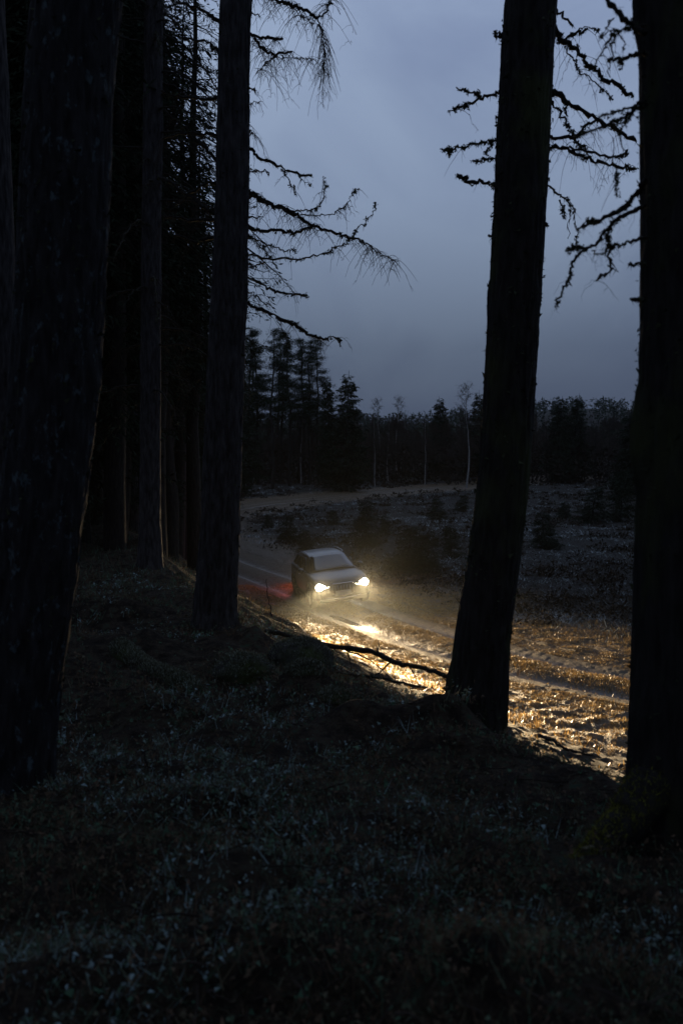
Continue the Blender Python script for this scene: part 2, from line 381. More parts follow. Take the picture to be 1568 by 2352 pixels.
# ------------------------------------------------------------------ trees: hero trunks
def trunk_mesh(name, pts, rads, mat, sides=96, step=.022, amp=.07, flare=None, ztop=19, seed=0, roots=()):
    """pts: world axis points from base up, extended on to ztop"""
    pts = [np.array(p, float) for p in pts]; rads = list(rads)
    d = pts[-1] - pts[-2]; d = d / d[2]
    zt = pts[-1][2]
    pts.append(pts[-1] + d*(ztop - zt)*np.array([.6, .6, 1])); rads.append(rads[-1]*.62)
    pts = np.array(pts); z0 = pts[0][2]
    below = pts[0].copy(); below[2] -= .5
    zs = np.concatenate([np.arange(z0-.45, zt, step), np.arange(zt, ztop, .15)])
    zk = np.concatenate([[z0-.5], pts[:, 2]])
    ax = np.interp(zs, zk, np.concatenate([[pts[0][0]], pts[:, 0]])); ay = np.interp(zs, zk, np.concatenate([[pts[0][1]], pts[:, 1]]))
    kk = 61; 
    ax = np.convolve(np.pad(ax, 30, 'edge'), np.ones(kk)/kk, 'valid'); ay = np.convolve(np.pad(ay, 30, 'edge'), np.ones(kk)/kk, 'valid')
    rr = np.interp(zs, zk, [rads[0]] + rads)
    th = np.linspace(0, 2*math.pi, sides, endpoint=False)
    TH, ZZ = np.meshgrid(th, zs); RB = np.broadcast_to(rr[:, None], TH.shape)
    c, s = np.cos(TH), np.sin(TH)
    k = 2.2/.06 * .32
    n1 = fbm(c*k*RB*2.2, s*k*RB*2.2, ZZ*2.6, 3, seed)
    ridge = 1 - np.abs(n1)*2
    n2 = fbm(c*1.3, s*1.3, ZZ*.8, 2, seed+40)
    hh = np.clip(ZZ - z0, 0, 9)
    fl = (flare or .25) * np.exp(-hh / .28) * (1 + .45*np.sin(TH*5 + seed) + .25*np.sin(TH*3+2*seed))
    for (a, strength, wdt, hgt) in roots:
        da = np.angle(np.exp(1j*(TH - a))); fl = fl + strength*np.exp(-(da/wdt)**2)*np.exp(-hh/hgt)
    knot = np.clip(vnoise(c*2+9, s*2, ZZ*1.4, seed+60) - .55, 0, 1) * .35
    r = RB * (1 + amp*ridge + .04*n2 + fl + knot) 
    V = np.stack([ax[:, None] + c*r, ay[:, None] + s*r, ZZ], -1)
    i = np.arange(V.shape[0]*sides).reshape(-1, sides); a = i[:-1]; b = i[1:]
    q = np.stack([a, np.roll(a, -1, 1), np.roll(b, -1, 1), b], -1).reshape(-1, 4)
    def axis(z): return np.array([np.interp(z, zs, ax), np.interp(z, zs, ay), z]), float(np.interp(z, zs, rr))
    return V, q, axis

def whiskers(g, line, n, length, droop, rng, r=.0022, up=.25, tint=.2, t0=.05, t1=1.0, seg=6):
    """thin bare twigs growing off a branch, bending down with their weight"""
    t = rng.uniform(t0, t1, n); s = np.linspace(0, 1, len(line))
    B = np.stack([np.interp(t, s, line[:, j]) for j in range(3)], 1)
    az = rng.random(n)*2*math.pi
    D = norm(np.stack([np.cos(az), np.sin(az), rng.normal(up, .4, n)], 1))
    Ln = length * rng.uniform(.35, 1.0, n) 
    u = np.linspace(0, 1, seg)
    Pn = B[:, None] + D[:, None]*(Ln[:, None]*u)[..., None]*.75
    Pn[:, :, 2] -= (droop * Ln[:, None] * u**1.8)
    Pn += rng.normal(size=Pn.shape) * .010 * u[None, :, None]
    tubes(g, Pn, (r*(1-.6*u))[None]*np.ones((n, 1)), 3, tint)
    return Pn
def lumpy(line, rng, sub=6, wob=.012):
    s = np.linspace(0, 1, len(line)); m = (len(line)-1)*sub + 1; t = np.linspace(0, 1, m)
    out = np.stack([np.interp(t, s, line[:, j]) for j in range(3)], 1)
    k = np.array([.25, .5, .25])
    for j in range(3):
        for _ in range(2):
            out[1:-1, j] = out[:-2, j]*.25 + out[1:-1, j]*.5 + out[2:, j]*.25
    out[1:-1] += rng.normal(size=out[1:-1].shape)*wob
    return out
def make_branch(parent, off, line, r0, r1, rng, fuzz=1.0, whisk=0, wlen=.4, droop=.7, stems=(), wr=.0022, up=.25, label=None, ts=1.0):
    """one limb (part) with its moss scraps and hanging twigs as sub-parts"""
    ln = lumpy(np.array(line), rng, 6, .012 if ts > .6 else .005)
    t = np.linspace(0, 1, len(ln)); rad = r0 + (r1-r0)*t; rad = rad*(1 + .28*rng.normal(size=len(ln))*.7); rad = np.maximum(rad, .002); rad[-1] *= .4
    g = Geo(); tubes(g, ln[None], rad[None], 6)
    subs = [(ln, r0, r1)]
    for (sl, a, b) in stems:
        s2 = lumpy(np.array(sl), rng); r2 = np.maximum((a + (b-a)*np.linspace(0, 1, len(s2)))*(1 + .2*rng.normal(size=len(s2))), .0015)
        tubes(g, s2[None], r2[None], 5); subs.append((s2, a, b))
    o = link('branch', g.mesh('branch', M_BRANCH, True, off), parent)
    if label: o['label'] = label
    gm = Geo(); n_all = 0
    for (l2, a, b) in subs:
        L_ = np.linalg.norm(np.diff(l2, axis=0), axis=1).sum(); n = int(L_*420*fuzz)
        if n < 3: continue
        t = rng.random(n); s = np.linspace(0, 1, len(l2))
        C = np.stack([np.interp(t, s, l2[:, j]) for j in range(3)], 1)
        clump = np.clip(vnoise(t*L_*9, 0, 0, int(rng.integers(99)))*1.6+.35, .05, 1.4)
        rr = (a + (b-a)*t)
        d = norm(rng.normal(size=(n, 3))); d[:, 2] -= .35*np.abs(d[:, 2])
        C = C + d*(rr*.9 + .010*clump*ts)[:, None]
        tufts(gm, C, (.0085*clump + .003)*ts, rng.random(n)*.8, rng)
        # lichen beards dangling from the underside
        nb = int(L_*16*fuzz); tb = rng.random(nb)
        B0 = np.stack([np.interp(tb, s, l2[:, j]) for j in range(3)], 1)
        u = np.linspace(0, 1, 4); ll = rng.uniform(.02, .08, nb)*ts
        Pn = B0[:, None] + np.stack([rng.normal(size=(nb, 1))*.012*u, rng.normal(size=(nb, 1))*.012*u, -ll[:, None]*u], -1)
        tubes(gm, Pn, np.ones((nb, 1))*(.006*ts*(1-u*.9))[None], 3, .4)
        n_all += n
    if n_all: link('moss', gm.mesh('moss', M_MOSS, False, off), o, kind='stuff')
    if whisk:
        gw = Geo(); 
        for (l2, a, b) in subs:
            L_ = np.linalg.norm(np.diff(l2, axis=0), axis=1).sum(); n = int(whisk*1.6*L_)
            if n < 1: continue
            Pn = whiskers(gw, l2, n, wlen, droop, rng, wr, up)
            m = min(len(Pn), max(1, n//2))
            for k in range(m):
                whiskers(gw, Pn[k], 3, wlen*.35, droop*.8, rng, wr*.7, up)
        if gw.v: link('twigs', gw.mesh('twigs', M_TWIG, False, off), o, kind='stuff')
    return o
def c6(pts, Y): return [P(987.6 + a*.3702, b*.3702, Y + (i*.05)) for i, (a, b) in enumerate(pts)]
def c5(pts, Y, dy=.05): return [P(526.7 + a*.3599, b*.3599, Y + i*dy) for i, (a, b) in enumerate(pts)]
def c4(pts, Y, dy=.05): return [P(a*.3719, b*.3719, Y + i*dy) for i, (a, b) in enumerate(pts)]

def hero(name, label, Y, pix, mat, sides, step, amp, flare, seed, ztop=17, roots=(), tuft=1400, tsize=.012, pale=.5):
    """pix: (centre x, y, width) of the trunk from the base up"""
    pts = [P(a, b, Y) for a, b, w in pix]; rads = [w/2/F*Y for a, b, w in pix]
    base = pts[0].copy(); base[2] = ground_z(base[0], base[1]); pts[0][2] = min(pts[0][2], base[2])
    V, q, axis = trunk_mesh(name, pts, rads, mat, sides, step, amp, flare, ztop, seed, roots)
    t = thing(name, label, 'tree', tuple(base))
    link('trunk', mesh_np('trunk', V.reshape(-1, 3) - base, q, None, mat, True), t)
    if tuft:
        rng = np.random.default_rng(seed+500)
        row = rng.integers(10, int(V.shape[0]*.97), tuft); col = rng.integers(0, V.shape[1], tuft)
        keep = vnoise(V[row, col, 0]*6, V[row, col, 1]*6, V[row, col, 2]*3, seed) > -.15
        C = V[row, col][keep]
        cen = np.stack([np.interp(C[:, 2], V[:, 0, 2], V[:, :, j].mean(1)) for j in range(2)] + [C[:, 2]], 1)
        C = C + (C - cen)*.02
        g = Geo(); tufts(g, C, rng.uniform(.3, 1, len(C))*tsize, rng.random(len(C))*pale, rng)
        link('moss', g.mesh('moss', M_MOSS, False, base), t, kind='stuff')
    return t, base, axis

rb = np.random.default_rng(77)
# tree right of centre, between the car and the right edge
tC, oC, axC = hero('conifer_tree', 'leaning dark trunk at the roadside right of the car, short mossy snags on its left', 9.0,
    [(1088, 1650, 128), (1100, 1500, 124), (1122, 1350, 116), (1150, 1200, 112), (1166, 950, 108), (1180, 700, 109), (1200, 350, 111), (1215, 0, 108)],
    M_BARK, 110, .022, .095, .26, 3, tuft=5200, tsize=.017)
yC = 9.0
for line, r0, r1, stems in [
    ([(470, 215), (420, 215), (395, 200)], .018, .014, []),
    ([(480, 560), (420, 575), (340, 600), (240, 640), (180, 665), (120, 695)], .020, .010, [([(300, 605), (240, 570), (160, 540)], .011, .006), ([(300, 600), (292, 550)], .008, .005)]),
    ([(480, 855), (410, 870), (330, 890), (210, 915), (120, 925), (70, 930)], .016, .006, [([(390, 880), (352, 950)], .006, .004), ([(120, 925), (118, 950)], .016, .010)]),
    ([(470, 975), (415, 980), (330, 990), (250, 1000)], .012, .008, []),
    ([(470, 1180), (412, 1160), (340, 1135), (250, 1130), (205, 1100), (165, 1098)], .014, .020, []),
    ([(450, 1420), (400, 1440), (370, 1470)], .016, .009, []),
    ([(700, 40), (765, 70), (830, 100), (885, 150)], .017, .011, []),
    ([(700, 110), (760, 165), (840, 250), (960, 380), (1040, 450), (1140, 520), (1260, 600)], .032, .018, [([(840, 240), (900, 205), (975, 180)], .012, .012), ([(880, 215), (960, 165), (1040, 185)], .006, .003), ([(830, 290), (900, 390), (960, 470), (1060, 550), (1130, 620)], .007, .003)]),
    ([(680, 530), (745, 570), (800, 590), (900, 660), (1040, 750), (1160, 810), (1280, 880)], .030, .022, [([(750, 610), (800, 700), (860, 790), (900, 870), (1000, 970)], .012, .008), ([(850, 640), (850, 720)], .012, .006)]),
    ([(680, 850), (760, 850), (890, 855), (960, 790), (1040, 740)], .020, .014, [([(900, 850), (900, 910)], .008, .005)]),
    ([(680, 905), (740, 912), (860, 925), (980, 990), (1130, 1020), (1280, 1050)], .020, .015, [([(860, 905), (1060, 965), (1180, 970), (1230, 950)], .012, .008)]),
    ([(680, 1090), (715, 1125), (790, 1200), (850, 1240), (885, 1290), (890, 1340)], .011, .006, [([(800, 1240), (840, 1360)], .008, .005), ([(870, 1290), (850, 1480)], .003, .002), ([(890, 1340), (910, 1510)], .003, .002)]),
    ([(680, 1385), (712, 1390), (722, 1402)], .02, .012, []),
]:
    make_branch(tC, oC, c6(line, yC), r0*.85, r1*.85, rb, 1.2, 5 if r0 > .019 and line[-1][0] > 900 else 1, .42, .9, [(c6(s, yC+.1), a, b) for s, a, b in stems], .0028, .1, ts=.75)
# tree on the right edge
tD, oD, axD = hero('conifer_tree', 'thick dark trunk cut by the right edge, mossy root at its foot', 5.2,
    [(1600, 1990, 300), (1604, 1800, 310), (1612, 1500, 304), (1624, 1000, 296), (1628, 500, 286), (1624, 0, 280)],
    M_BARK, 120, .02, .05, .22, 9, ztop=14, roots=[(R(205), 1.0, .42, .17), (R(285), .5, .3, .14)], tuft=4200, tsize=.012)
for line, r0, r1, stems in [
    ([(1330, 210), (1250, 150), (1170, 90), (1100, 0), (1060, -90)], .020, .012, []),
    ([(1330, 160), (1270, 170), (1150, 190), (1100, 260), (1060, 330), (1020, 400)], .011, .004, [([(1140, 110), (1080, 170), (1045, 230)], .004, .003), ([(1140, 190), (1130, 260), (1115, 480)], .006, .004), ([(1150, 180), (1200, 310)], .005, .003)]),
    ([(1330, 330), (1260, 345), (1180, 370), (1095, 365)], .016, .011, [([(1190, 370), (1170, 430)], .014, .008)]),
    ([(1340, 620), (1270, 655), (1160, 690), (1050, 725)], .012, .006, [([(1260, 680), (1180, 800)], .005, .003)]),
    ([(1340, 640), (1270, 690), (1140, 760), (1020, 800), (900, 850)], .013, .007, [([(1130, 850), (1160, 1220)], .003, .0015), ([(1140, 780), (1200, 930)], .006, .003)]),
    ([(1340, 1120), (1280, 1190), (1220, 1270), (1100, 1345), (980, 1395), (905, 1420)], .020, .009, [([(1040, 1370), (975, 1385)], .012, .009)]),
    ([(1340, 1270), (1280, 1300), (1130, 1380), (1080, 1450), (1000, 1530), (930, 1570), (880, 1620), (870, 1720), (820, 1800), (770, 1900)], .014, .007, [([(960, 1545), (900, 1530), (855, 1540)], .010, .007), ([(1110, 1400), (1110, 1490), (1130, 1600), (1110, 1690), (1055, 1720)], .009, .008), ([(1000, 1555), (1090, 1565)], .005, .003)]),
    ([(1340, 1475), (1280, 1490), (1180, 1520), (1090, 1535)], .010, .009, []),
    ([(1330, 1640), (1285, 1640), (1228, 1646)], .007, .009, []),
    ([(1330, 1860), (1285, 1860), (1238, 1850)], .010, .013, []),
]:
    make_branch(tD, oD, c6(line, 5.0), r0*.8, r1*.7, rb, 1.7, 6 if len(line) > 4 else 0, .16, .9, [(c6(s, 5.05), a*.8, b*.7) for s, a, b in stems], .0012, .1, ts=.5)
rt = [P(1500, 1800, 5.05), P(1450, 1870, 4.9), P(1400, 1915, 4.78), P(1345, 1965, 4.65), P(1300, 2010, 4.55)]
for q_ in rt[1:]: q_[2] = max(q_[2] - .02, ground_z(q_[0], q_[1]) - .02)
rl_ = lumpy(np.array(rt), rb, 6, .006); g = Geo(); tubes(g, rl_[None], np.linspace(.13, .035, len(rl_))[None], 12); ro = link('root', g.mesh('root', M_BARK, True, oD), tD)
tt = rb.random(5200); sv = np.linspace(0, 1, len(rl_)); C = np.stack([np.interp(tt, sv, rl_[:, j]) for j in range(3)], 1); d_ = norm(rb.normal(size=(5200, 3))); d_[:, 2] = np.abs(d_[:, 2])
g = Geo(); C = C + d_*(.13 - .095*tt)[:, None]; spikes(g, C, rb.uniform(.01, .04, 5200), np.full(5200, .003), rb.uniform(.1, 1.5, 5200), rb.random(5200), rb); link('moss', g.mesh('moss', M_ROOTMOSS, False, oD), ro, kind='stuff')
# tree left of the car
tB, oB, axB = hero('conifer_tree', 'tall dark trunk left of the car, long twiggy branches reaching right over the sky', 12.7,
    [(491, 1500, 108), (492, 1400, 92), (500, 1300, 88), (506, 1200, 84), (516, 900, 78), (533, 500, 70), (540, 0, 64)],
    M_BARK_PALE, 84, .028, .11, .22, 4, tuft=3000, tsize=.017, pale=.35)
yB = 12.7
for line, r0, r1, wk, wl, stems in [
    ([(60, 190), (125, 215), (200, 240), (280, 255), (345, 250)], .028, .018, 30, .55, [([(160, 240), (210, 310), (290, 355), (400, 330)], .024, .018), ([(300, 350), (230, 410), (170, 470)], .012, .006), ([(330, 350), (440, 380), (540, 380)], .006, .003)]),
    ([(60, -60), (180, -40), (300, 0), (400, 30), (480, 60), (560, 120)], .028, .024, 26, .5, [([(560, 120), (620, 70), (640, 0), (655, -60)], .016, .008), ([(540, 150), (470, 110), (445, 60)], .008, .005)]),
    ([(60, 70), (125, 80), (200, 100)], .013, .008, 3, .2, []),
    ([(60, 900), (130, 950), (200, 1010), (330, 1070), (430, 1110), (530, 1125)], .026, .016, 3, .3, [([(330, 1080), (380, 1150), (430, 1250)], .010, .004), ([(450, 1130), (525, 1190)], .006, .003)]),
    ([(60, 1105), (115, 1100), (180, 1090), (240, 1090), (250, 1120)], .013, .009, 2, .2, []),
    ([(60, 1180), (115, 1215), (200, 1270), (330, 1330), (450, 1380), (560, 1450), (700, 1495), (820, 1530), (900, 1570), (960, 1620), (1080, 1670)], .040, .004, 26, .50, []),
    ([(60, 1230), (120, 1250), (260, 1310), (400, 1345), (500, 1345), (570, 1330), (600, 1270), (605, 1200), (600, 1130)], .020, .003, 9, .28, [([(450, 1370), (600, 1375), (690, 1350), (760, 1290), (790, 1220), (830, 1200)], .010, .003)]),
    ([(60, 1430), (105, 1440), (200, 1470), (330, 1475), (440, 1485), (500, 1450), (565, 1435)], .026, .020, 8, .4, []),
    ([(60, 1600), (95, 1620), (200, 1645), (430, 1660), (560, 1630), (660, 1590), (760, 1540), (860, 1430), (930, 1350), (925, 1290)], .018, .006, 1.5, .2, []),
    ([(60, 1480), (105, 1500), (200, 1540), (290, 1580), (350, 1600), (420, 1600)], .013, .008, 8, .35, [([(130, 1500), (200, 1580), (260, 1640)], .008, .004)]),
    ([(60, 1660), (100, 1680), (170, 1700), (230, 1670)], .016, .012, 20, .25, []),
    ([(60, 1740), (100, 1770), (190, 1800), (260, 1850), (340, 1870), (430, 1885), (510, 1895)], .022, .016, 3, .3, []),
    ([(60, 1820), (90, 1850), (170, 1890), (280, 1970)], .016, .007, 14, .4, []),
    ([(60, 1890), (90, 1920), (200, 1980), (330, 2040), (420, 2080), (520, 2140), (600, 2160), (710, 2150), (700, 2190)], .030, .018, 6, .45, [([(300, 2020), (350, 2120), (390, 2230)], .008, .004), ([(330, 2035), (440, 2065)], .008, .005)]),
    ([(60, 1395), (100, 1390), (220, 1385)], .016, .010, 12, .3, []),
    ([(60, 555), (120, 565), (170, 575)], .02, .012, 20, .2, []),
    ([(60, 640), (130, 660), (190, 650)], .008, .004, 30, .35, []),
    ([(60, 790), (130, 820), (170, 880)], .008, .003, 30, .35, []),
]:
    make_branch(tB, oB, c5(line, yB), r0*.8, r1*.8, rb, .6, wk, wl, .8, [(c5(s, yB+.15), a*.8, b*.8) for s, a, b in stems], .0040, .15)
# the dense hanging spray at the end of its top branch
make_branch(tB, oB, c5([(560, 110), (590, 200), (610, 330), (602, 440)], yB+.2, .01), .010, .003, rb, .3, 55, .42, .95, [], .0040, -.5)
for line in ([(1365, 140), (1250, 60), (1050, 0)], [(1375, 600), (1260, 610), (1100, 600), (990, 560)], [(1375, 830), (1300, 825), (1150, 820), (1000, 860)],
             [(1360, 1010), (1250, 900), (1150, 790), (1010, 670)], [(1340, 1350), (1150, 1360), (1000, 1330)], [(1340, 1330), (1200, 1230), (1000, 1100)], [(1365, 330), (1280, 260), (1120, 230)],
             [(1350, 1120), (1220, 1150), (1060, 1290)], [(1330, 1460), (1200, 1500), (1080, 1440)]):
    make_branch(tB, oB, c4(line, yB), .026, .010, rb, .5, 14, .5, .9, [], .0032, .1)
# lichen covered tree on the left edge
tA, oA, axA = hero('conifer_tree', 'lichen spotted grey trunk nearest the camera, standing by the left edge', 6.3,
    [(-4, 1850, 190), (26, 1650, 190), (52, 1500, 186), (94, 1200, 184), (128, 900, 186), (152, 400, 184), (168, 0, 182)],
    M_BARK_LICHEN, 110, .022, .10, .25, 14, ztop=15, tuft=2600, tsize=.016, pale=.6)
tE, oE, axE = hero('conifer_tree', 'straight slim grey trunk between the lichen spotted tree and the dark trunk', 19.0,
    [(344, 1325, 54), (345, 1200, 47), (346, 900, 45), (348, 500, 42), (353, 0, 38)], M_BARK_PALE, 48, .05, .07, .3, 21, tuft=500, tsize=.018, pale=.3)
for k in range(46):
    z = rb.uniform(6.5, 14.5); c, r = axE(z); a = rb.uniform(0, 6.28); l = rb.uniform(.8, 3.0); d = np.array([math.cos(a), math.sin(a), 0])
    make_branch(tE, oE, [c, c + d*l*.4 + [0, 0, -.05], c + d*l*.8 + [0, 0, -.25*l], c + d*l + [0, 0, -.45*l]], .022, .006, rb, .25, 10, .5, .8, [], .004, .1)
tF, oF, axF = hero('conifer_tree', 'thin reddish grey trunk farther back, left of the slim grey trunk', 32.0,
    [(306, 1200, 24), (306, 1000, 22), (308, 700, 21), (312, 0, 17)], M_BARK_PALE, 24, .1, .05, .3, 23, ztop=20, tuft=0)
tG, oG, axG = hero('conifer_tree', 'smooth dark trunk cut by the left edge, behind the lichen spotted tree', 14.0,
    [(6, 1290, 86), (6, 1100, 80), (2, 800, 76), (-14, 300, 68), (-24, 0, 66)], M_BARK_PALE, 48, .05, .06, .3, 25, tuft=300)
tH, oH, axH = hero('conifer_tree', 'narrow dark trunk just left of the thin reddish grey one', 38.0,
    [(279, 1170, 20), (280, 800, 18), (284, 0, 15)], M_BARK, 20, .1, .05, .3, 27, ztop=22, tuft=0)

# ------------------------------------------------------------------ background conifers
def spruce_meshes(seed, height, crown0, rmax, density=1.0, droop=.35, card=.20, gap=.42, bare=0.0, taper=.85):
    rng = np.random.default_rng(seed)
    gt = Geo(); u = np.linspace(0, 1, 14)
    wob = np.cumsum(rng.normal(size=(14, 2))*.05, 0)
    line = np.stack([wob[:, 0], wob[:, 1], u*height], 1)
    r0 = height*.0105 + .03
    tubes(gt, line[None], (r0*(1-u*.93))[None], 10, .3)
    gc = Geo(); z = crown0
    B0, D0, L0 = [], [], []
    while z < height - .25:
        f = (z - crown0)/(height - crown0)
        for k in range(int(rng.integers(4, 8))):
            a = rng.uniform(0, 2*math.pi)
            ln = rmax*((1-f)**taper)*rng.uniform(.55, 1.12)*min(1, .45 + f*4) + .12
            if rng.random() < bare: ln *= .4
            B0.append((np.interp(z, line[:, 2], line[:, 0]), np.interp(z, line[:, 2], line[:, 1]), z + rng.uniform(-.15, .15)))
            D0.append((math.cos(a), math.sin(a), .30*f + .05)); L0.append(ln)
        z += gap * rng.uniform(.7, 1.3)
    B0 = np.array(B0); D0 = norm(np.array(D0)); L0 = np.array(L0); n = len(B0); K = 7; s = np.linspace(0, 1, K)
    Pb = B0[:, None] + D0[:, None]*(L0[:, None]*s)[..., None]
    Pb[:, :, 2] += (-droop*1.5*s**1.4 + droop*.8*s**3)[None]*L0[:, None]
    Pb += rng.normal(size=Pb.shape)*.03*s[None, :, None]*L0[:, None, None]
    tubes(gc, Pb, np.outer(.010 + L0*.008, 1-.85*s), 3, 0.0)
    nt_ = np.maximum(3, (L0*9*density).astype(int)); bi = np.repeat(np.arange(n), nt_); m = len(bi)
    t = rng.uniform(.12, 1, m); f = t*(K-1); i0 = np.minimum(f.astype(int), K-2); fr = (f-i0)[:, None]
    T0 = Pb[bi, i0]*(1-fr) + Pb[bi, i0+1]*fr
    side = rng.choice([-1, 1], m)[:, None]; Dn = D0[bi]; S = np.stack([-Dn[:, 1], Dn[:, 0], np.zeros(m)], 1)*side
    tl = (.18 + .42*(1-t)*np.minimum(L0[bi], 2)*.55 + .1)*rng.uniform(.6, 1.2, m)
    TD = norm(S*.8 + Dn*.7 + np.stack([rng.normal(0, .2, m), rng.normal(0, .2, m), rng.uniform(-.75, .1, m)], 1))
    q = np.linspace(0, 1, 3)
    Pt = T0[:, None] + TD[:, None]*(tl[:, None]*q)[..., None]; Pt[:, :, 2] -= .35*tl[:, None]*q**2
    tubes(gc, Pt, np.outer(np.full(m, .007), 1-.7*q), 3, 0.0)
    nc_ = np.maximum(2, (tl/.085*density).astype(int)); ci = np.repeat(np.arange(m), nc_); c = len(ci)
    v = rng.uniform(0, 1, c)[:, None]; C = Pt[ci, 0]*(1-v) + Pt[ci, 2]*v
    ax = norm(Pt[ci, 2] - Pt[ci, 0] + rng.normal(size=(c, 3))*.35*tl[ci][:, None]); sd = norm(np.cross(ax, rng.normal(size=(c, 3))))
    ln = (card*rng.uniform(.5, 1.1, c))[:, None]; w = ln*.13
    V = np.stack([C - sd*w*.5, C + ax*ln*.5 - sd*w, C + ax*ln, C + ax*ln*.45 + sd*w], 1)
    gc.add(V.reshape(-1, 3), np.arange(c*4).reshape(-1, 4), None, np.repeat(rng.random(c)*.7, 4))
    return gt.mesh('trunk', M_BRANCH, True), gc.mesh('crown', M_NEEDLE)
def pine_meshes(seed, height, crown0, rmax, density=1.0):
    """tall bare stem, layered clumpy plates of needles on top"""
    rng = np.random.default_rng(seed); gt = Geo(); u = np.linspace(0, 1, 14)
    wob = np.cumsum(rng.normal(size=(14, 2))*.09, 0); line = np.stack([wob[:, 0], wob[:, 1], u*height], 1)
    tubes(gt, line[None], ((height*.010+.03)*(1-u*.85))[None], 8, .3)
    gc = Geo(); z = crown0
    while z < height:
        f = (z-crown0)/(height-crown0); a = rng.uniform(0, 6.28); ln = rmax*(1-f*.8)*rng.uniform(.4, 1.15)
        b = np.array([np.interp(z, line[:, 2], line[:, 0]), np.interp(z, line[:, 2], line[:, 1]), z]); d = np.array([math.cos(a), math.sin(a), rng.uniform(-.1, .35)])
        s = np.linspace(0, 1, 6); Pb = b + d*(ln*s)[:, None]; Pb[:, 2] += .12*ln*np.sin(s*5+a)
        tubes(gc, Pb[None], (.045*(1-.8*s))[None]*min(1, height/14), 4, .0)
        for j in range(max(4, int(ln*5))):
            v = rng.uniform(.35, 1.05); c = b + d*ln*v + rng.normal(size=3)*.16*ln*np.array([1, 1, .35]); n = int(56*density)
            C = c + rng.normal(size=(n, 3))*np.array([.26, .26, .12])*rng.uniform(.7, 1.3)
            ax = norm(rng.normal(size=(n, 3)) + np.array([0, 0, .4])); sd = norm(np.cross(ax, rng.normal(size=(n, 3)))); lg = rng.uniform(.12, .24, n)[:, None]
            V = np.stack([C - sd*lg*.08, C + ax*lg, C + sd*lg*.14], 1)
            gc.add(V.reshape(-1, 3), None, np.arange(n*3).reshape(-1, 3), np.repeat(rng.random(n)*.7, 3))
        z += rng.uniform(.15, .42)
    for k in range(10):
        z = rng.uniform(height*.2, crown0); a = rng.uniform(0, 6.28); l = rng.uniform(.3, 1.2); b = np.array([np.interp(z, line[:, 2], line[:, 0]), np.interp(z, line[:, 2], line[:, 1]), z])
        e = b + np.array([math.cos(a)*l, math.sin(a)*l, rng.uniform(-.3, .2)]); tubes(gt, np.stack([b, (b+e)/2, e])[None], np.array([[.03, .02, .008]]), 3, .2)
    return gt.mesh('trunk', M_BRANCH, True), gc.mesh('crown', M_NEEDLE)
def bare_meshes(seed, height, mat, spread=.22, n1=26, twr=.010):
    """leafless birch or alder: stem, rising limbs, haze of fine twigs"""
    rng = np.random.default_rng(seed); gt = Geo(); u = np.linspace(0, 1, 12)
    wob = np.cumsum(rng.normal(size=(12, 2))*.022*height*.5, 0)*.6; line = np.stack([wob[:, 0], wob[:, 1], u*height*.97], 1)
    tubes(gt, line[None], ((height*.0075+.02)*(1-u*.9))[None], 7, .3)
    g = Geo(); t = rng.uniform(.28, .97, n1); B = np.stack([np.interp(t, u, line[:, j]) for j in range(3)], 1)
    a = rng.random(n1)*2*math.pi; Ln = height*spread*(1.25-t)*rng.uniform(.7, 1.5, n1); s = np.linspace(0, 1, 7)
    D = norm(np.stack([np.cos(a), np.sin(a), rng.uniform(.7, 1.8, n1)], 1))
    Pb = B[:, None] + D[:, None]*(Ln[:, None]*s)[..., None] + rng.normal(size=(n1, 7, 3))*.02*height*.1
    Pb[:, :, 2] += .0; tubes(g, Pb, np.outer(.012+Ln*.008, 1-.75*s), 3, .4)
    m = n1*16; bi = rng.integers(0, n1, m); k = rng.integers(1, 7, m); T0 = Pb[bi, k]
    TD = norm(D[bi]*.6 + rng.normal(size=(m, 3))*.6 + np.array([0, 0, .35])); tl = rng.uniform(.25, 1.0, m)*height*.07; q = np.linspace(0, 1, 4)
    Pt = T0[:, None] + TD[:, None]*(tl[:, None]*q)[..., None]; Pt[:, :, 2] -= .25*tl[:, None]*q**2
    tubes(g, Pt, np.outer(np.full(m, twr), 1-.7*q), 3, .5)
    m2 = m*5; bj = rng.integers(0, m, m2); k = rng.integers(1, 4, m2); T1 = Pt[bj, k]; D2 = norm(TD[bj]*.5 + rng.normal(size=(m2, 3))*.6 + np.array([0, 0, -.1])); l2 = rng.uniform(.15, .6, m2)*height*.045
    P2 = np.stack([T1, T1 + D2*l2[:, None]*.5, T1 + D2*l2[:, None] + np.array([0, 0, -.03])*l2[:, None]], 1)
    tubes(g, P2, np.ones((m2, 1))*np.array([[twr*.6, twr*.5, twr*.3]]), 3, .6)
    return gt.mesh('trunk', mat, True), g.mesh('twigs', M_TWIG)
def plant(name, label, cat, meshes, x, y, scale=1.0, rot=None, group=None, dz=-.08, tilt=0, sub='crown', sz=None):
    t = thing(name, label, cat, (x, y, ground_z(x, y) + dz), group)
    t.rotation_euler = (tilt*random.uniform(-1, 1), tilt*random.uniform(-1, 1), random.uniform(0, 6.28) if rot is None else rot)
    t.scale = (scale, scale, sz or scale)
    link('trunk', meshes[0], t); o = link(sub, meshes[1], t)
    if sub == 'twigs': o['kind'] = 'stuff'
    return t
S1 = spruce_meshes(1, 24, 3.5, 3.1, 1.05, .5)
S2 = spruce_meshes(2, 22, 5.0, 2.6, 1.1, .6)
S3 = spruce_meshes(3, 20, 5.5, 3.1, .8, .7, .17, .42, .2)       # sparse one
S4 = spruce_meshes(4, 21, 1.2, 3.2, 1.05, .45)
YOUNG = spruce_meshes(6, 4.0, .15, 1.15, 1.6, .12, .16, .16)
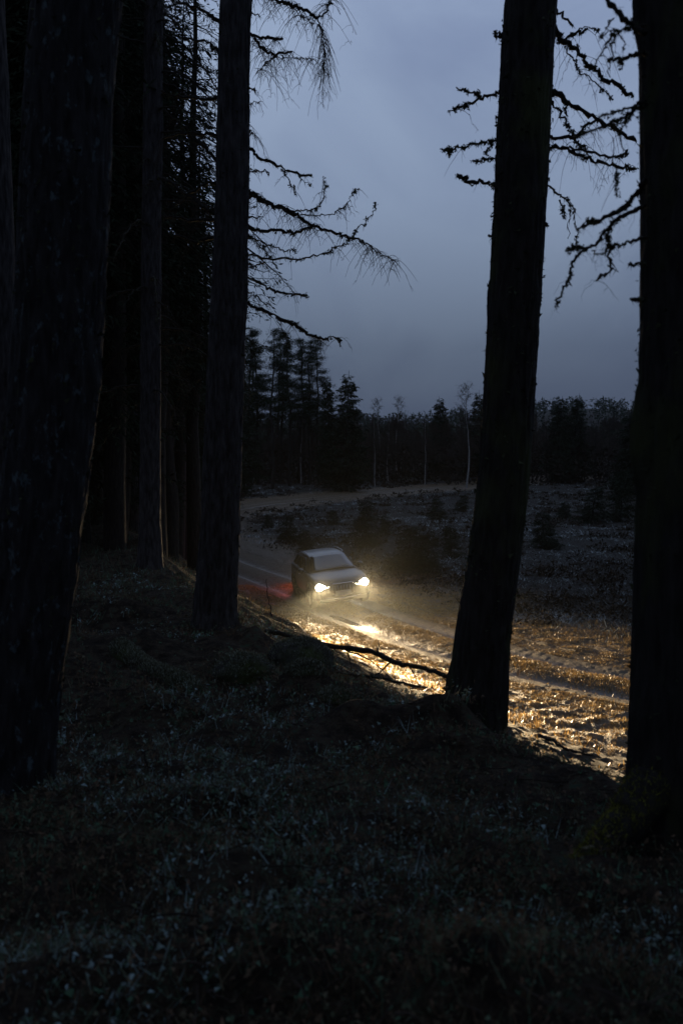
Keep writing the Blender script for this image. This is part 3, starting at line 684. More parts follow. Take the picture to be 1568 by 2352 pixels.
YOUNG2 = spruce_meshes(8, 4.0, .1, 1.4, 1.6, .1, .17, .16)
SPR = spruce_meshes(7, 12, .6, 2.3, 1.7, .3, .30, .30)
PINES = [pine_meshes(20+i, 17, 6.5 + i, 2.7, 1.0) for i in range(3)]
BARES = [bare_meshes(40+i, 10, M_BRANCH, .2) for i in range(4)]
BIRCH = [bare_meshes(50+i, 13, M_BIRCH, .16, 30, .011) for i in range(2)]

rf = random.Random(3)
def at_px(px, y): return (px - CX)/F*y
# the dense stand on the left
stand = []
for y in (21, 24, 28, 33, 37, 43, 50, 58, 66):
    xs = np.arange(-260, 330, 2600/y if y > 40 else 2100/y)
    for px in xs:
        q = px + rf.uniform(-20, 20)
        if q > 352 - (8 if y < 30 else -20): continue
        stand.append((at_px(q, y), y + rf.uniform(-1.5, 1.5), rf.choice([S1, S2, S1, S4]), rf.uniform(.85, 1.15)))
for (px, y, m, s) in [(372, 24, S3, 1.0), (400, 39, S3, .95), (398, 34, S3, .95), (452, 27, S3, .9), (425, 44, S3, .9), (490, 52, S3, 1.0), (380, 58, S4, .95), (440, 66, S4, .92), (432, 47, S2, .92), (388, 26, S2, .9), (500, 70, S4, .80), (405, 80, S4, 1.0), (470, 84, S4, .9), (530, 88, S4, .72), (340, 72, S1, 1.0)]:
    stand.append((at_px(px, y), y, m, s))
for (x, y, m, s) in stand:
    plant('spruce_tree', 'tall dark spruce in the dense stand filling the left side of the wood', 'tree', m, x, y, s, group='spruces of the dense stand on the left', tilt=.03)
# trees round and behind the viewpoint that close the wood overhead
for (x, y, s) in [(-4.6, 2.5, 1.0), (4.8, 1.0, 1.0), (-3.0, -5, 1.05), (3.2, -6, 1.0), (-8, -1, 1.0), (8.5, -2, .95), (0.3, -9, 1.1), (-9, 6, 1.0), (-7.5, 11, 1.0), (-6, -11, 1), (6.5, -12, 1), (10, 4, .9)]:
    plant('spruce_tree', 'spruce behind or beside the viewpoint, closing the wood overhead', 'tree', S1 if rf.random() < .5 else S2, x, y, s, group='spruces around the viewpoint', tilt=.02)

# pines and spruces beyond the curve, left of the open sky
pines = [(570, 92, 1.00, 1.0), (598, 96, 1.0, .93), (622, 90, .98, .98), (648, 99, .98, .9), (668, 94, .95, .97), (690, 100, .98, .96), (712, 96, .95, .93), (735, 98, .95, .98), (585, 108, 1, 1.05), (638, 112, 1, 1.08), (700, 114, 1, 1.02)]
for i, (px, y, s, h) in enumerate(pines):
    plant('pine_tree', 'tall thin pine in the row beyond the curve of the track', 'tree', PINES[i % 3], at_px(px, y+28), y+28, s*1.22, group='pines beyond the curve', sz=h*1.13)
def spr(px, top, y, lab, m=SPR, hgt=12.0, wide=1.0):
    y += 24; x = at_px(px, y); z = ground_z(x, y); h = P(px, top, y)[2] - z; s = h/hgt
    return plant('spruce_tree', lab, 'tree', m, x, y, s*wide, sz=s)
spr(796, 848, 88, 'pointed dark spruce at the right end of the pines, spreading lower branches', wide=1.25)
spr(757, 858, 92, 'narrow spruce between the pines and the pointed dark spruce', wide=.8)
spr(540, 800, 82, 'dense spruce right behind the dark trunk left of the car', wide=1.3)
spr(1012, 908, 118, 'small pointed spruce standing clear above the bare wood, left of the tall birch', wide=1.3)
spr(1098, 894, 112, 'round topped spruce beside the tall birch', wide=1.2)
spr(1280, 908, 105, 'pointed spruce above the bare wood right of the leaning trunk, the left of two', wide=1.4)
spr(1318, 900, 108, 'slim pointed spruce above the bare wood, the right of two beside each other', wide=1.15)
spr(1450, 935, 80, 'broad dark spruce beside the thick right edge trunk', wide=1.5)
spr(1525, 900, 95, 'spruce far behind the thick right edge trunk', wide=1.3)
for px, top, y, lab in [(868, 905, 122, 'bare birch with a fine pale crown just right of the pointed spruce'), (912, 900, 126, 'second bare birch, right of the first, with twin rounded crown'),
                        (1070, 868, 98, 'tallest bare birch, white stem and wispy crown, left of the leaning trunk'), (975, 950, 104, 'short slanting birch in the dark wood'), (690, 950, 106, 'thin white birch stem below the pines'),
                        (892, 955, 108, 'slim birch stem in the middle of the dark wood'), (862, 960, 101, 'birch with a pale stem left of the slim middle one')]:
    y += 20; x = at_px(px, y); z = ground_z(x, y); s = (P(px, top, y)[2] - z)/13
    plant('birch_tree', lab, 'tree', BIRCH[int(px) % 2], x, y, s, sub='twigs')
# bare wood closing the clearing
k = 0
for y in (127, 133, 140, 148, 157, 168):
    for px in np.arange(560, 1600, 26):
        q = px + rf.uniform(-10, 10); x = at_px(q, y); yy = y + rf.uniform(-2, 2) + max(0, (q-1100)*.02)
        z = ground_z(x, yy); top = 973 + rf.uniform(-12, 22) - (y-112)*.35 ; s = (P(q, top, yy)[2] - z)/10
        plant('bare_tree', 'leafless young tree in the dark wood closing the clearing', 'tree', BARES[k % 4], x, yy, s*1.25, group='leafless trees of the far wood', sub='twigs', sz=s); k += 1
# far hillside woods: too far to tell apart
g = Geo(); rr_ = np.random.default_rng(9)
for i in range(2600):
    y = rr_.uniform(160, 660) if i % 2 else rr_.uniform(420, 650); b = rr_.uniform(-.5, .55); x = b*y; z = float(H(np.array([x]), np.array([y]), False)[0])
    h = rr_.uniform(4, 8) if y > 300 else rr_.uniform(5, 8); n = 26; con = rr_.random() < .3
    t = rr_.random(n); w = (h*.18*(1-t) if con else h*.42*np.sqrt(np.clip(1-(2*t-1)**2, .02, 1)))
    a = rr_.random(n)*6.28; C = np.stack([x + np.cos(a)*w*rr_.random(n)**.5, y + np.sin(a)*w*rr_.random(n)**.5, z + h*(.1 + .9*t)], 1)
    tufts(g, C, h*.085, rr_.random(n)*.8, rr_)
link('distant_woodland', g.mesh('distant_woodland', M_NEEDLE), kind='stuff', label='dark woods covering the low hills on the skyline')
# understory of the bare wood
g = Geo(); n = 26000; y = rr_.uniform(124, 168, n); b = rr_.uniform(-.14, .36, n); x = b*y; z = H(x, y, False); hh = rr_.random(n)**1.3*4.5
tufts(g, np.stack([x, y, z + hh], 1), .20, rr_.random(n)*.5, rr_)
link('brushwood', g.mesh('brushwood', M_TWIG), kind='stuff', label='tangled dark brushwood under the leafless trees')

# young spruces in the clearing
for px, py, hgt, wd, lab in [
    (835, 1262, 2.9, 1.3, 'largest young spruce in the clearing, right above the roof of the car'), (930, 1318, 2.2, 1.5, 'dark bushy young spruce right of the car above its far headlight'),
    (985, 1322, 2.0, 1.5, 'low bushy spruce right of the one above the far headlight'), (655, 1248, 1.8, 1.5, 'low spruce bush in the clearing above and left of the car'), (700, 1275, 1.5, 1.5, 'small spruce just behind the roof of the car'),
    (1040, 1285, 1.9, 1.3, 'young spruce at the left side of the leaning trunk'), (885, 1232, 1.5, 1.3, 'small spruce behind the largest young one'), (1245, 1262, 2.2, 1.4, 'dark young spruce just right of the leaning trunk'),
    (1010, 1195, 1.9, 1.4, 'young spruce bush near the far bend, left of the leaning trunk'), (1060, 1175, 1.6, 1.6, 'wide low spruce bush by the far track'), (1355, 1205, 3.0, 1.5, 'broad young spruce near the far track at the right'),
    (1420, 1195, 4.2, 1.2, 'tall young spruce beside the thick right edge trunk'), (1300, 1190, 1.5, 1.6, 'low dark bush between the two right hand trunks'), (770, 1205, 1.2, 1.5, 'small bush in the middle of the clearing'),
    (620, 1215, 1.1, 1.4, 'tiny spruce bush near the left bend of the track')]:
    Y = 5.4*F/(py - 1030); 
    for _ in range(4):
        z = ground_z(at_px(px, Y), Y); Y = (CAMZ - z)*F/(py - 1030)
    plant('young_spruce', lab, 'young tree', YOUNG if wd < 1.4 else YOUNG2, at_px(px, Y), Y, hgt/4*wd, sz=hgt/4)

# ------------------------------------------------------------------ fallen wood and stones
def fallen(label, pts, r0, r1, mat=M_BRANCH, twigs=4, lift=.05, subs=(), cat='fallen branch', name='fallen_branch', moss=.6):
    """pts: picture points with distance; rests on the ground"""
    W3 = []
    for (px, py, Y) in pts:
        W3.append(P(px, py, Y))
    W3 = np.array(W3); off = W3[0].copy(); ln = lumpy(W3, rb, 6, .008)
    t = np.linspace(0, 1, len(ln)); g = Geo(); tubes(g, ln[None], ((r0+(r1-r0)*t)*(1+.12*rb.normal(size=len(t))))[None], 7)
    th = thing(name, label, cat, tuple(off)); link('stem', g.mesh('stem', mat, True, off), th)
    for s in subs:
        s3 = lumpy(np.array([P(*q) for q in s]), rb, 4, .006); g2 = Geo(); u = np.linspace(0, 1, len(s3)); tubes(g2, s3[None], (.012*(1-.75*u))[None], 5)
        link('branch', g2.mesh('branch', mat, True, off), th)
    gw = Geo(); L_ = np.linalg.norm(np.diff(ln, axis=0), axis=1).sum()
    whiskers(gw, ln, int(twigs*L_)+2, .35, .3, rb, .0042, .3); link('twigs', gw.mesh('twigs', M_TWIG, False, off), th, kind='stuff')
    if moss:
        gm = Geo(); n = int(L_*500*moss); s = np.linspace(0, 1, len(ln)); tt = rb.random(n); C = np.stack([np.interp(tt, s, ln[:, j]) for j in range(3)], 1)
        d = norm(rb.normal(size=(n, 3))); d[:, 2] = np.abs(d[:, 2]); C = C + d*(r0+(r1-r0)*tt)[:, None]
        tufts(gm, C, .008, rb.random(n), rb); link('moss', gm.mesh('moss', M_MOSS, False, off), th, kind='stuff')
    return th
fallen('long crooked fallen branch across the edge of the lit track, left of the leaning trunk',
       [(610, 1450, 14.2), (700, 1468, 13.4), (775, 1488, 12.8), (860, 1496, 12.2), (905, 1522, 11.7), (960, 1532, 11.2), (1040, 1556, 10.6)], .040, .022, subs=[
       [(868, 1498, 12.1), (869, 1470, 12.1)], [(900, 1520, 11.8), (870, 1548, 11.7), (850, 1560, 11.7)], [(800, 1490, 12.6), (806, 1540, 12.4)], [(940, 1530, 11.4), (955, 1555, 11.3)], [(790, 1490, 12.7), (850, 1515, 12.2), (900, 1560, 11.8)]], twigs=26)
fallen('thin dark fallen stick below the long crooked branch', [(770, 1545, 10.9), (830, 1552, 10.6), (900, 1565, 10.2), (980, 1580, 9.9)], .018, .010, twigs=12)
fallen('pale bare stick lying among the moss hummocks', [(478, 1592, 9.3), (520, 1612, 9.0), (560, 1630, 8.8), (592, 1642, 8.7)], .016, .009, mat=M_BARK_PALE, twigs=3, moss=.1)
fallen('dark stick slanting over the forest floor below the leaning trunk', [(1110, 1800, 6.7), (1180, 1840, 6.4), (1250, 1880, 6.1), (1270, 1905, 6.0)], .02, .012, twigs=4, moss=.3)
fallen('thin dead stick propped by the foot of the right edge trunk', [(1425, 2030, 4.4), (1390, 2075, 4.3), (1370, 2140, 4.15)], .011, .006, twigs=3, moss=.1)
fallen('dark twig lying on the floor right of the leaning trunk', [(1240, 1690, 8.0), (1300, 1720, 7.7), (1360, 1735, 7.5)], .013, .008, twigs=6, moss=.2)
fallen('thin upright dead shoot in the left foreground', [(333, 2080, 4.5), (335, 2000, 4.5), (330, 1925, 4.5)], .007, .004, twigs=2, moss=.1, name='dead_shoot', cat='dead shoot')
fallen('thin grey dead shoot left of the moss hummocks', [(350, 1790, 6.2), (345, 1760, 6.2), (325, 1725, 6.2)], .009, .005, mat=M_BARK_PALE, twigs=1, moss=.1, name='dead_shoot', cat='dead shoot')
fallen('bare whip sapling at the foot of the dark trunk left of the car', [(625, 1415, 17.5), (615, 1370, 17.6), (612, 1330, 17.6)], .010, .005, twigs=4, moss=.0, name='dead_shoot', cat='dead shoot')
fallen('pale fallen pole leaning in the clearing far right', [(1375, 1180, 78), (1400, 1205, 74), (1416, 1220, 72)], .06, .04, mat=M_BIRCH, twigs=0, moss=.0, name='fallen_pole', cat='fallen pole')

def boulder(label, px, py, Y, rx, ry, rz, seed, name='mossy_boulder', cat='boulder', rot=0):
    x = P(px, py, Y)[0]; z = ground_z(x, Y) - rz*.12
    nu, nv = 72, 40; u = np.linspace(0, 2*math.pi, nu, endpoint=False); v = np.linspace(-.5*math.pi, .5*math.pi, nv); U, V_ = np.meshgrid(u, v)
    d = np.stack([np.cos(V_)*np.cos(U), np.cos(V_)*np.sin(U), np.sin(V_)], -1)
    k = 1 + .22*fbm(d[..., 0]*1.3, d[..., 1]*1.3, d[..., 2]*1.3, 3, seed) + .04*vnoise(d[..., 0]*9, d[..., 1]*9, d[..., 2]*9, seed)
    X = d*k[..., None]*np.array([rx, ry, rz]); c, s = math.cos(rot), math.sin(rot)
    X = np.stack([X[..., 0]*c - X[..., 1]*s, X[..., 0]*s + X[..., 1]*c, X[..., 2]], -1)
    i = np.arange(nu*nv).reshape(nv, nu); a = i[:-1]; b = i[1:]; q = np.stack([a, np.roll(a, -1, 1), np.roll(b, -1, 1), b], -1).reshape(-1, 4)
    th = thing(name, label, cat, (x, Y, z)); link('stone', mesh_np('stone', X, q, None, M_ROCK, True), th)
    g = Geo(); f = X.reshape(-1, 3); up = f[f[:, 2] > rz*.05]; pick = up[rb.integers(0, len(up), 5200)] + rb.normal(size=(5200, 3))*.008
    n = 3600; blades(g, pick[:n], rb.uniform(.012, .035, n), np.full(n, .0035), rb.uniform(.1, 1.1, n), rb.random(n), rb); tufts(g, pick[n:], .007, rb.random(len(pick)-n), rb)
    link('moss', g.mesh('moss', M_MOSSY), th, kind='stuff')
M_ROCK = bark_material('rock', (.012, .013, .012), (.04, .04, .038), None, bumpd=.01, moss=(.022, .03, .010))
M_MOSSY = tint_material('moss_green', [(0, (.020, .022, .013)), (.6, (.062, .064, .040)), (1, (.16, .185, .16))], .9, .05, .25)
boulder('large rounded mossy boulder in front of the long fallen branch', 690, 1560, 10.3, .36, .30, .31, 3)
boulder('mossy boulder left of the large rounded one', 560, 1590, 9.5, .30, .24, .22, 5)
boulder('small mossy boulder in front of the large rounded one', 700, 1612, 9.0, .17, .15, .15, 8)
boulder('low mossy boulder sloping right, next to the small one', 765, 1640, 8.7, .26, .16, .10, 12, rot=-.4)
boulder('pale small stone near the foot of the slim grey trunk', 413, 1285, 18.5, .12, .10, .14, 15, name='stone', cat='stone')
def mossy_log(label, a, b, r, seed):
    A_ = P(*a); B_ = P(*b); A_[2] = ground_z(A_[0], A_[1]) + r*.35; B_[2] = ground_z(B_[0], B_[1]) + r*.25
    s = np.linspace(0, 1, 26)[:, None]; ln = A_*(1-s) + B_*s; ln[:, 2] += .03*np.sin(s[:, 0]*7+seed); g = Geo()
    rad = r*(1-.3*s[:, 0])*(1+.08*vnoise(s[:, 0]*12, 0, 0, seed)); rad[0] *= .9; rad[-1] *= .8; tubes(g, ln[None], rad[None], 16)
    g.add(np.concatenate([[ln[0]], ln[0] + (g.v[0][:16]-ln[0])]), None, [(0, 1+i, 1+(i+1) % 16) for i in range(16)]); g.add(np.concatenate([[ln[-1]], g.v[0][-16:]]), None, [(0, 1+(i+1) % 16, 1+i) for i in range(16)])
    th = thing('mossy_log', label, 'log', tuple(A_)); link('stem', g.mesh('stem', M_ROCK, True, A_), th)
    n = 6000; t = rb.random(n); C = A_*(1-t[:, None]) + B_*t[:, None]; C[:, 2] += .03*np.sin(t*7+seed); d = norm(np.cross(np.tile(B_-A_, (n, 1)), rb.normal(size=(n, 3)))); d[:, 2] = np.abs(d[:, 2])
    C = C + d*(r*(1-.3*t))[:, None]; g = Geo(); blades(g, C, rb.uniform(.015, .05, n), np.full(n, .004), rb.uniform(.1, 1.2, n), rb.random(n), rb)
    link('moss', g.mesh('moss', M_MOSSY, False, A_), th, kind='stuff')
mossy_log('long moss covered log slanting down between the slim trunk and the boulders', (275, 1500, 10.6), (455, 1612, 8.9), .12, 2)
mossy_log('moss covered log lying level in front of the leaning trunk', (790, 1700, 7.9), (1040, 1692, 7.9), .075, 4)

# ------------------------------------------------------------------ ground cover
def scatter(n, ymin, ymax, b0, b1, rng, power=1.0):
    """points over the fan seen from the viewpoint, denser near it"""
    u = rng.random(n); y = (ymin**(1-power) + u*(ymax**(1-power) - ymin**(1-power)))**(1/(1-power)) if power != 1 else ymin*(ymax/ymin)**u
    x = rng.uniform(b0, b1, n)*(y+1.0); return x, y
rg = np.random.default_rng(21)
g = Geo()   # forest floor: heather, bilberry, dead grass
n = 130000; x, y = scatter(n, 2.0, 19, -.50, .50, rg)
s, _ = linedist(SHO, x, y); keep = s < 3.6; x, y, s = x[keep], y[keep], s[keep]; n = len(x)
z = H(x, y); cl = fbm(x*1.7, y*1.7, 0, 3, 41); hh = rg.uniform(.02, .07, n)*(1 + 1.1*np.clip(cl+.2, 0, 1)*2)
fr = vnoise(x*1.1, y*1.1, 0, 42); tint = np.clip(rg.random(n)*.68 + .10*fr, 0, .8); frost = (fr + .6*cl > .35) & (rg.random(n) < .32); tint = np.where(frost, rg.uniform(.8, 1, n), tint)
nf = y < 5.5; Bq = np.stack([x, y, z-.01], 1); wq = .0022 + .00025*y; lq = rg.uniform(.2, 1.5, n)
blades(g, Bq[nf], hh[nf], wq[nf], lq[nf], tint[nf], rg); spikes(g, Bq[~nf], hh[~nf], wq[~nf], lq[~nf], tint[~nf], rg)
n = 120000; x, y = scatter(n, 2.0, 18, -.50, .50, rg, .6); s, _ = linedist(SHO, x, y); keep = s < 3.0; x, y = x[keep], y[keep]; n = len(x)
cl = fbm(x*1.7, y*1.7, 0, 3, 41); z = H(x, y) + rg.random(n)*(.03 + .12*np.clip(cl+.2, 0, 1)); fr = vnoise(x*1.1, y*1.1, 0, 42)
tufts(g, np.stack([x, y, z], 1), rg.uniform(.005, .012, n)*(.7+.05*y), np.where((fr + .6*cl > .3) & (rg.random(n) < .3), rg.uniform(.75, 1, n), rg.random(n)*.65), rg)
m = 5200; x, y = scatter(m, 2.1, 18, -.48, .48, rg, .45); s, _ = linedist(SHO, x, y); keep = (s < 3.4) & (vnoise(x*.8, y*.8, 0, 71) > -.72); x, y = x[keep], y[keep]; m = len(x); nb = 20
xi = np.repeat(x, nb); yi = np.repeat(y, nb); q = m*nb; sz = np.repeat(rg.uniform(.5, 1.35, m), nb); az = rg.random(q)*6.283; rr0 = rg.random(q)**.6*.13*sz; kind = np.repeat(rg.random(m), nb)
B = np.stack([xi + np.cos(az)*rr0, yi + np.sin(az)*rr0, H(xi, yi) - .01], 1); hh = rg.uniform(.06, .18, q)*sz; ln_ = .2 + 3.2*rr0/sz + rg.normal(0, .12, q)
tn = np.where(kind < .35, rg.uniform(.22, .48, q), rg.uniform(.0, .7, q)); tn = np.where((vnoise(xi*1.1, yi*1.1, 0, 42) > .1) & (rg.random(q) < .38), rg.uniform(.72, 1, q), tn)
spikes(g, B, hh, .0026 + .0004*yi, ln_, tn, rg)
e = rg.integers(0, q, int(q*3.0)); v = rg.uniform(.35, 1.0, len(e))
d = np.stack([np.cos(az[e]), np.sin(az[e]), np.zeros(len(e))], 1); Cc = B[e] + d*(hh[e]*ln_[e]*v**1.6)[:, None] + np.array([[0, 0, 1.]])*(hh[e]*v*np.clip(1-ln_[e]*.5, .1, 1))[:, None]
tufts(g, Cc, rg.uniform(.005, .013, len(e))*(.62+.045*B[e, 1]), tn[e], rg)
link('undergrowth', g.mesh('undergrowth', M_FLOOR), kind='stuff', label='dark heather, moss and dead leaves on the forest floor, touched with frost')
g = Geo()   # fallen twigs
n = 2600; x, y = scatter(n, 2.2, 18, -.45, .45, rg); s, _ = linedist(SHO, x, y); keep = s < 4; x, y = x[keep], y[keep]; n = len(x); z = H(x, y) + rg.uniform(.02, .10, n)
a = rg.random(n)*6.28; l = rg.uniform(.08, .45, n); d = np.stack([np.cos(a)*l, np.sin(a)*l, rg.normal(0, .12, n)*l], 1); B = np.stack([x, y, z], 1); u = np.linspace(0, 1, 5)
Pn = B[:, None] + d[:, None]*u[None, :, None] + rg.normal(size=(n, 5, 3))*.012; tubes(g, Pn, np.outer(rg.uniform(.002, .006, n), 1-.6*u), 3, rg.random(n))
link('twig_litter', g.mesh('twig_litter', M_TWIG), kind='stuff', label='broken twigs scattered over the forest floor')
g = Geo()   # forest floor farther back on the left
n = 60000; x, y = scatter(n, 16, 60, -.42, .0, rg); s, _ = linedist(SHO, x, y); keep = (s < 8.5); x, y = x[keep], y[keep]; n = len(x); r_, _ = linedist(TRK, x, y); keep = np.abs(r_) > 2.5; x, y = x[keep], y[keep]; n = len(x)
spikes(g, np.stack([x, y, H(x, y)-.01], 1), rg.uniform(.08, .30, n), .004+.0003*y, rg.uniform(.3, 1.6, n), rg.random(n)*.75, rg)
link('bank_grass', g.mesh('bank_grass', M_FLOOR), kind='stuff', label='rough dead grass on the wooded bank behind the trunks')
g = Geo()   # verge litter along the lit track
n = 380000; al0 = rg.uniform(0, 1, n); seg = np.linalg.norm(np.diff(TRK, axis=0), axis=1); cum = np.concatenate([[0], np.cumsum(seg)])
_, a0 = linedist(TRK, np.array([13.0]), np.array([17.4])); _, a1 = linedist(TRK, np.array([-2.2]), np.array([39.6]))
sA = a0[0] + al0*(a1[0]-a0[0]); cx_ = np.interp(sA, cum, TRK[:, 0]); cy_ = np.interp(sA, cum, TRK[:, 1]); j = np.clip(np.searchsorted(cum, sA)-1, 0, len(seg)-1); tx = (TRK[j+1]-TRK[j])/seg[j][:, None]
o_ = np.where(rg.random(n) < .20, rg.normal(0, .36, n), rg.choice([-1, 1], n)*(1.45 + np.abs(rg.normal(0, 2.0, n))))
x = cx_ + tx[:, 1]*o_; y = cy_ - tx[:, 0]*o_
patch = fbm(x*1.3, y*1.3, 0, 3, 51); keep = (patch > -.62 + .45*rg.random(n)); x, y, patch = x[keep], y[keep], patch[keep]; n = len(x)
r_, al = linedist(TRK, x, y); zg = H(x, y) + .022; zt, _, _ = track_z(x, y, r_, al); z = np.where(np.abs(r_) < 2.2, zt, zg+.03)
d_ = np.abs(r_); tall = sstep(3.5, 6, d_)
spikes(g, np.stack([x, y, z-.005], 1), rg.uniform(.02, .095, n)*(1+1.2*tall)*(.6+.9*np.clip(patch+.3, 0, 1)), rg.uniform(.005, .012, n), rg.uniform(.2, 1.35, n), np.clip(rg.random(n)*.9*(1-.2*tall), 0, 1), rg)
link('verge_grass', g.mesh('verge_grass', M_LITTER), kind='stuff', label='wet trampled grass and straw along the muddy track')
g = Geo()   # clearing: frosted tussocks
nc_ = 11000; x, y = scatter(nc_, 20, 127, -.22, .42, rg, 1.15); s, _ = linedist(SHO, x, y); r_, _ = linedist(TRK, x, y); keep = (s > 5) & (np.abs(r_) > 3.6) & (vnoise(x*.33, y*.33, 0, 60) > -.55); x, y = x[keep], y[keep]
m = len(x); nb = 22; xi = np.repeat(x, nb); yi = np.repeat(y, nb); sz = np.repeat(rg.uniform(.5, 1.3, m), nb); q = m*nb
fr = np.repeat(fbm(x*.16, y*.16, 0, 3, 61) + .25*rg.normal(size=m), nb)
bx = xi + rg.normal(0, .13, q)*sz; by = yi + rg.normal(0, .13, q)*sz
tint = np.where(fr + .20*rg.normal(size=q) > .17, rg.uniform(.72, 1, q), rg.random(q)*.65)
spikes(g, np.stack([bx, by, H(bx, by)-.02], 1), rg.uniform(.14, .42, q)*sz, .004+.00028*by, rg.uniform(.5, 1.6, q), tint, rg)
link('frosted_grass', g.mesh('frosted_grass', M_FROST), kind='stuff', label='pale frosted tussocks of grass covering the clearing')
g = Geo()   # heather and brash between the tussocks
m = 3000; x, y = scatter(m, 22, 127, -.22, .42, rg, 1.0); s, _ = linedist(SHO, x, y); r_, _ = linedist(TRK, x, y); keep = (s > 5) & (np.abs(r_) > 3.6) & (vnoise(x*.25, y*.25, 0, 63) > -.2); x, y = x[keep], y[keep]; m = len(x)
nb = 34; q = m*nb; sz = np.repeat(rg.uniform(.4, 1.3, m), nb); d = rg.normal(size=(q, 2))*(.28*sz)[:, None]; xi = np.repeat(x, nb) + d[:, 0]*1.3; yi = np.repeat(y, nb) + d[:, 1]
hz = .42*sz*np.exp(-(d**2).sum(1)/(.16*sz**2))*rg.uniform(.2, 1.1, q)
tufts(g, np.stack([xi, yi, H(xi, yi, False) + hz], 1), .03+.0006*yi, rg.random(q)*.45, rg)
link('heather', g.mesh('heather', M_FROST), kind='stuff', label='low dark heather and brash in the clearing')

# ------------------------------------------------------------------ the car
def simple(name, col, rough=.5, metal=0, spec=.5, coat=0, emis=None, es=0, trans=0):
    m, n, b = mat_new(name); b.inputs['Base Color'].default_value = (*col, 1); b.inputs['Roughness'].default_value = rough; b.inputs['Metallic'].default_value = metal
    b.inputs['Specular IOR Level'].default_value = spec; b.inputs['Coat Weight'].default_value = coat
    if trans: b.inputs['Transmission Weight'].default_value = trans
    if emis: b.inputs['Emission Color'].default_value = (*emis, 1); b.inputs['Emission Strength'].default_value = es
    return m
M_PAINT, pn, pb = mat_new('car_paint'); pt = noise_node(pn, 9, 5, objvec(pn)); pr = ramp(pn, pt.outputs[0], [(.4, (.020, .022, .027)), (.7, (.032, .032, .033))])
pn.links.new(pr.outputs[0], pb.inputs['Base Color']); pb.inputs['Metallic'].default_value = .4; pb.inputs['Roughness'].default_value = .36; pb.inputs['Coat Weight'].default_value = .4; pb.inputs['Coat Roughness'].default_value = .08
M_GLASS = simple('car_glass', (.012, .014, .016), .06, 0, .8)
M_BLACK = simple('black_plastic', (.012, .012, .012), .5); M_TYRE = simple('tyre_rubber', (.012, .012, .012), .85)
M_CHROME = simple('chrome_trim', (.55, .55, .56), .25, 1); M_RIM = simple('alloy', (.25, .25, .26), .35, 1)
M_PLATE = simple('plate', (.28, .28, .25), .5); M_LAMP = simple('headlight_lens', (1, 1, 1), .2, emis=(1, .90, .66), es=120); M_DRL = simple('running_light', (1, 1, 1), .2, emis=(1, .88, .62), es=14)
M_TAIL = simple('tail_lens', (.4, .01, .01), .2, emis=(1, .03, .015), es=2.0); M_HOUS = simple('lamp_housing', (.05, .05, .05), .2, .6)

def solid_grid(rows, mat, name, parent, closed=False, smooth=True, thick=0, off=(0, 0, 0)):
    Pn = np.array(rows, float); a, b = Pn.shape[:2]; i = np.arange(a*b).reshape(a, b)
    q = np.stack([i[:-1, :-1], i[:-1, 1:], i[1:, 1:], i[1:, :-1]], -1).reshape(-1, 4)
    me = mesh_np(name, Pn.reshape(-1, 3) - np.array(off), q, None, mat, smooth); o = link(name, me, parent)
    if thick: md = o.modifiers.new('s', 'SOLIDIFY'); md.thickness = thick
    return o
def boxes(name, mat, parent, lst, bev=.01):
    V = []; Q = []
    for (x0, x1, y0, y1, z0, z1) in lst:
        n0 = len(V); V += [(x, y, z) for x in (x0, x1) for y in (y0, y1) for z in (z0, z1)]
        Q += [[n0+k for k in f] for f in ((0, 1, 3, 2), (4, 6, 7, 5), (0, 4, 5, 1), (2, 3, 7, 6), (0, 2, 6, 4), (1, 5, 7, 3))]
    o = link(name, mesh_np(name, V, Q, None, mat), parent)
    if bev: md = o.modifiers.new('b', 'BEVEL'); md.width = bev; md.segments = 2
    return o
CARX, CARY, YAW = -0.42, 35.6, R(12.5)
car = thing('suv_car', 'dark grey estate SUV driving towards the camera on the muddy track with headlights on', 'car', (CARX, CARY, .0))
# front faces -Y. stations along the length
ST = [(-2.46, .62, .40, .60, .70), (-2.44, .74, .34, .66, .78), (-2.38, .86, .30, .76, .86), (-2.25, .94, .27, .86, .92), (-2.0, .975, .26, .93, .97), (-1.6, .985, .26, .97, 1.02), (-1.2, .985, .26, 1.00, 1.06), (-.95, .985, .26, 1.02, 1.09),
      (-.5, .985, .26, 1.04, 1.05), (.5, .985, .26, 1.06, 1.06), (1.5, .985, .26, 1.09, 1.09), (2.0, .975, .28, 1.10, 1.10), (2.3, .93, .34, 1.08, 1.08), (2.44, .86, .42, 1.02, 1.02), (2.47, .75, .50, .95, .95)]
rows = []
for (y, w, zb, zs, zh) in ST:
    sec = [(0, zb), (w*.86, zb), (w*.97, zb+.07), (w, zb + (zs-zb)*.35), (w*1.0, zb+(zs-zb)*.62), (w*.985, zs-.07), (w*.955, zs-.015), (w*.90, zs+.012), (w*.80, zs + (zh-zs)*.35+.018), (w*.62, zs + (zh-zs)*.78+.015), (w*.3, zh+.012), (0, zh+.016)]
    pts = [(x, y, z) for x, z in sec] + [(-x, y, z) for x, z in sec[::-1][1:-1]]; pts.append(pts[0]); rows.append(pts)
body = solid_grid(rows, M_PAINT, 'body', car)
body.modifiers.new('sub', 'SUBSURF').levels = 1; body.modifiers['sub'].render_levels = 2
def cap(st, flip):
    pts = rows[st][:-1]; c = np.mean(pts, 0); V = [tuple(c)] + pts; n = len(pts)
    link('body_panel', mesh_np('body_panel', V, None, [(0, 1+i, 1+(i+1) % n) if not flip else (0, 1+(i+1) % n, 1+i) for i in range(n)], M_PAINT), car)
cap(0, True); cap(-1, False)
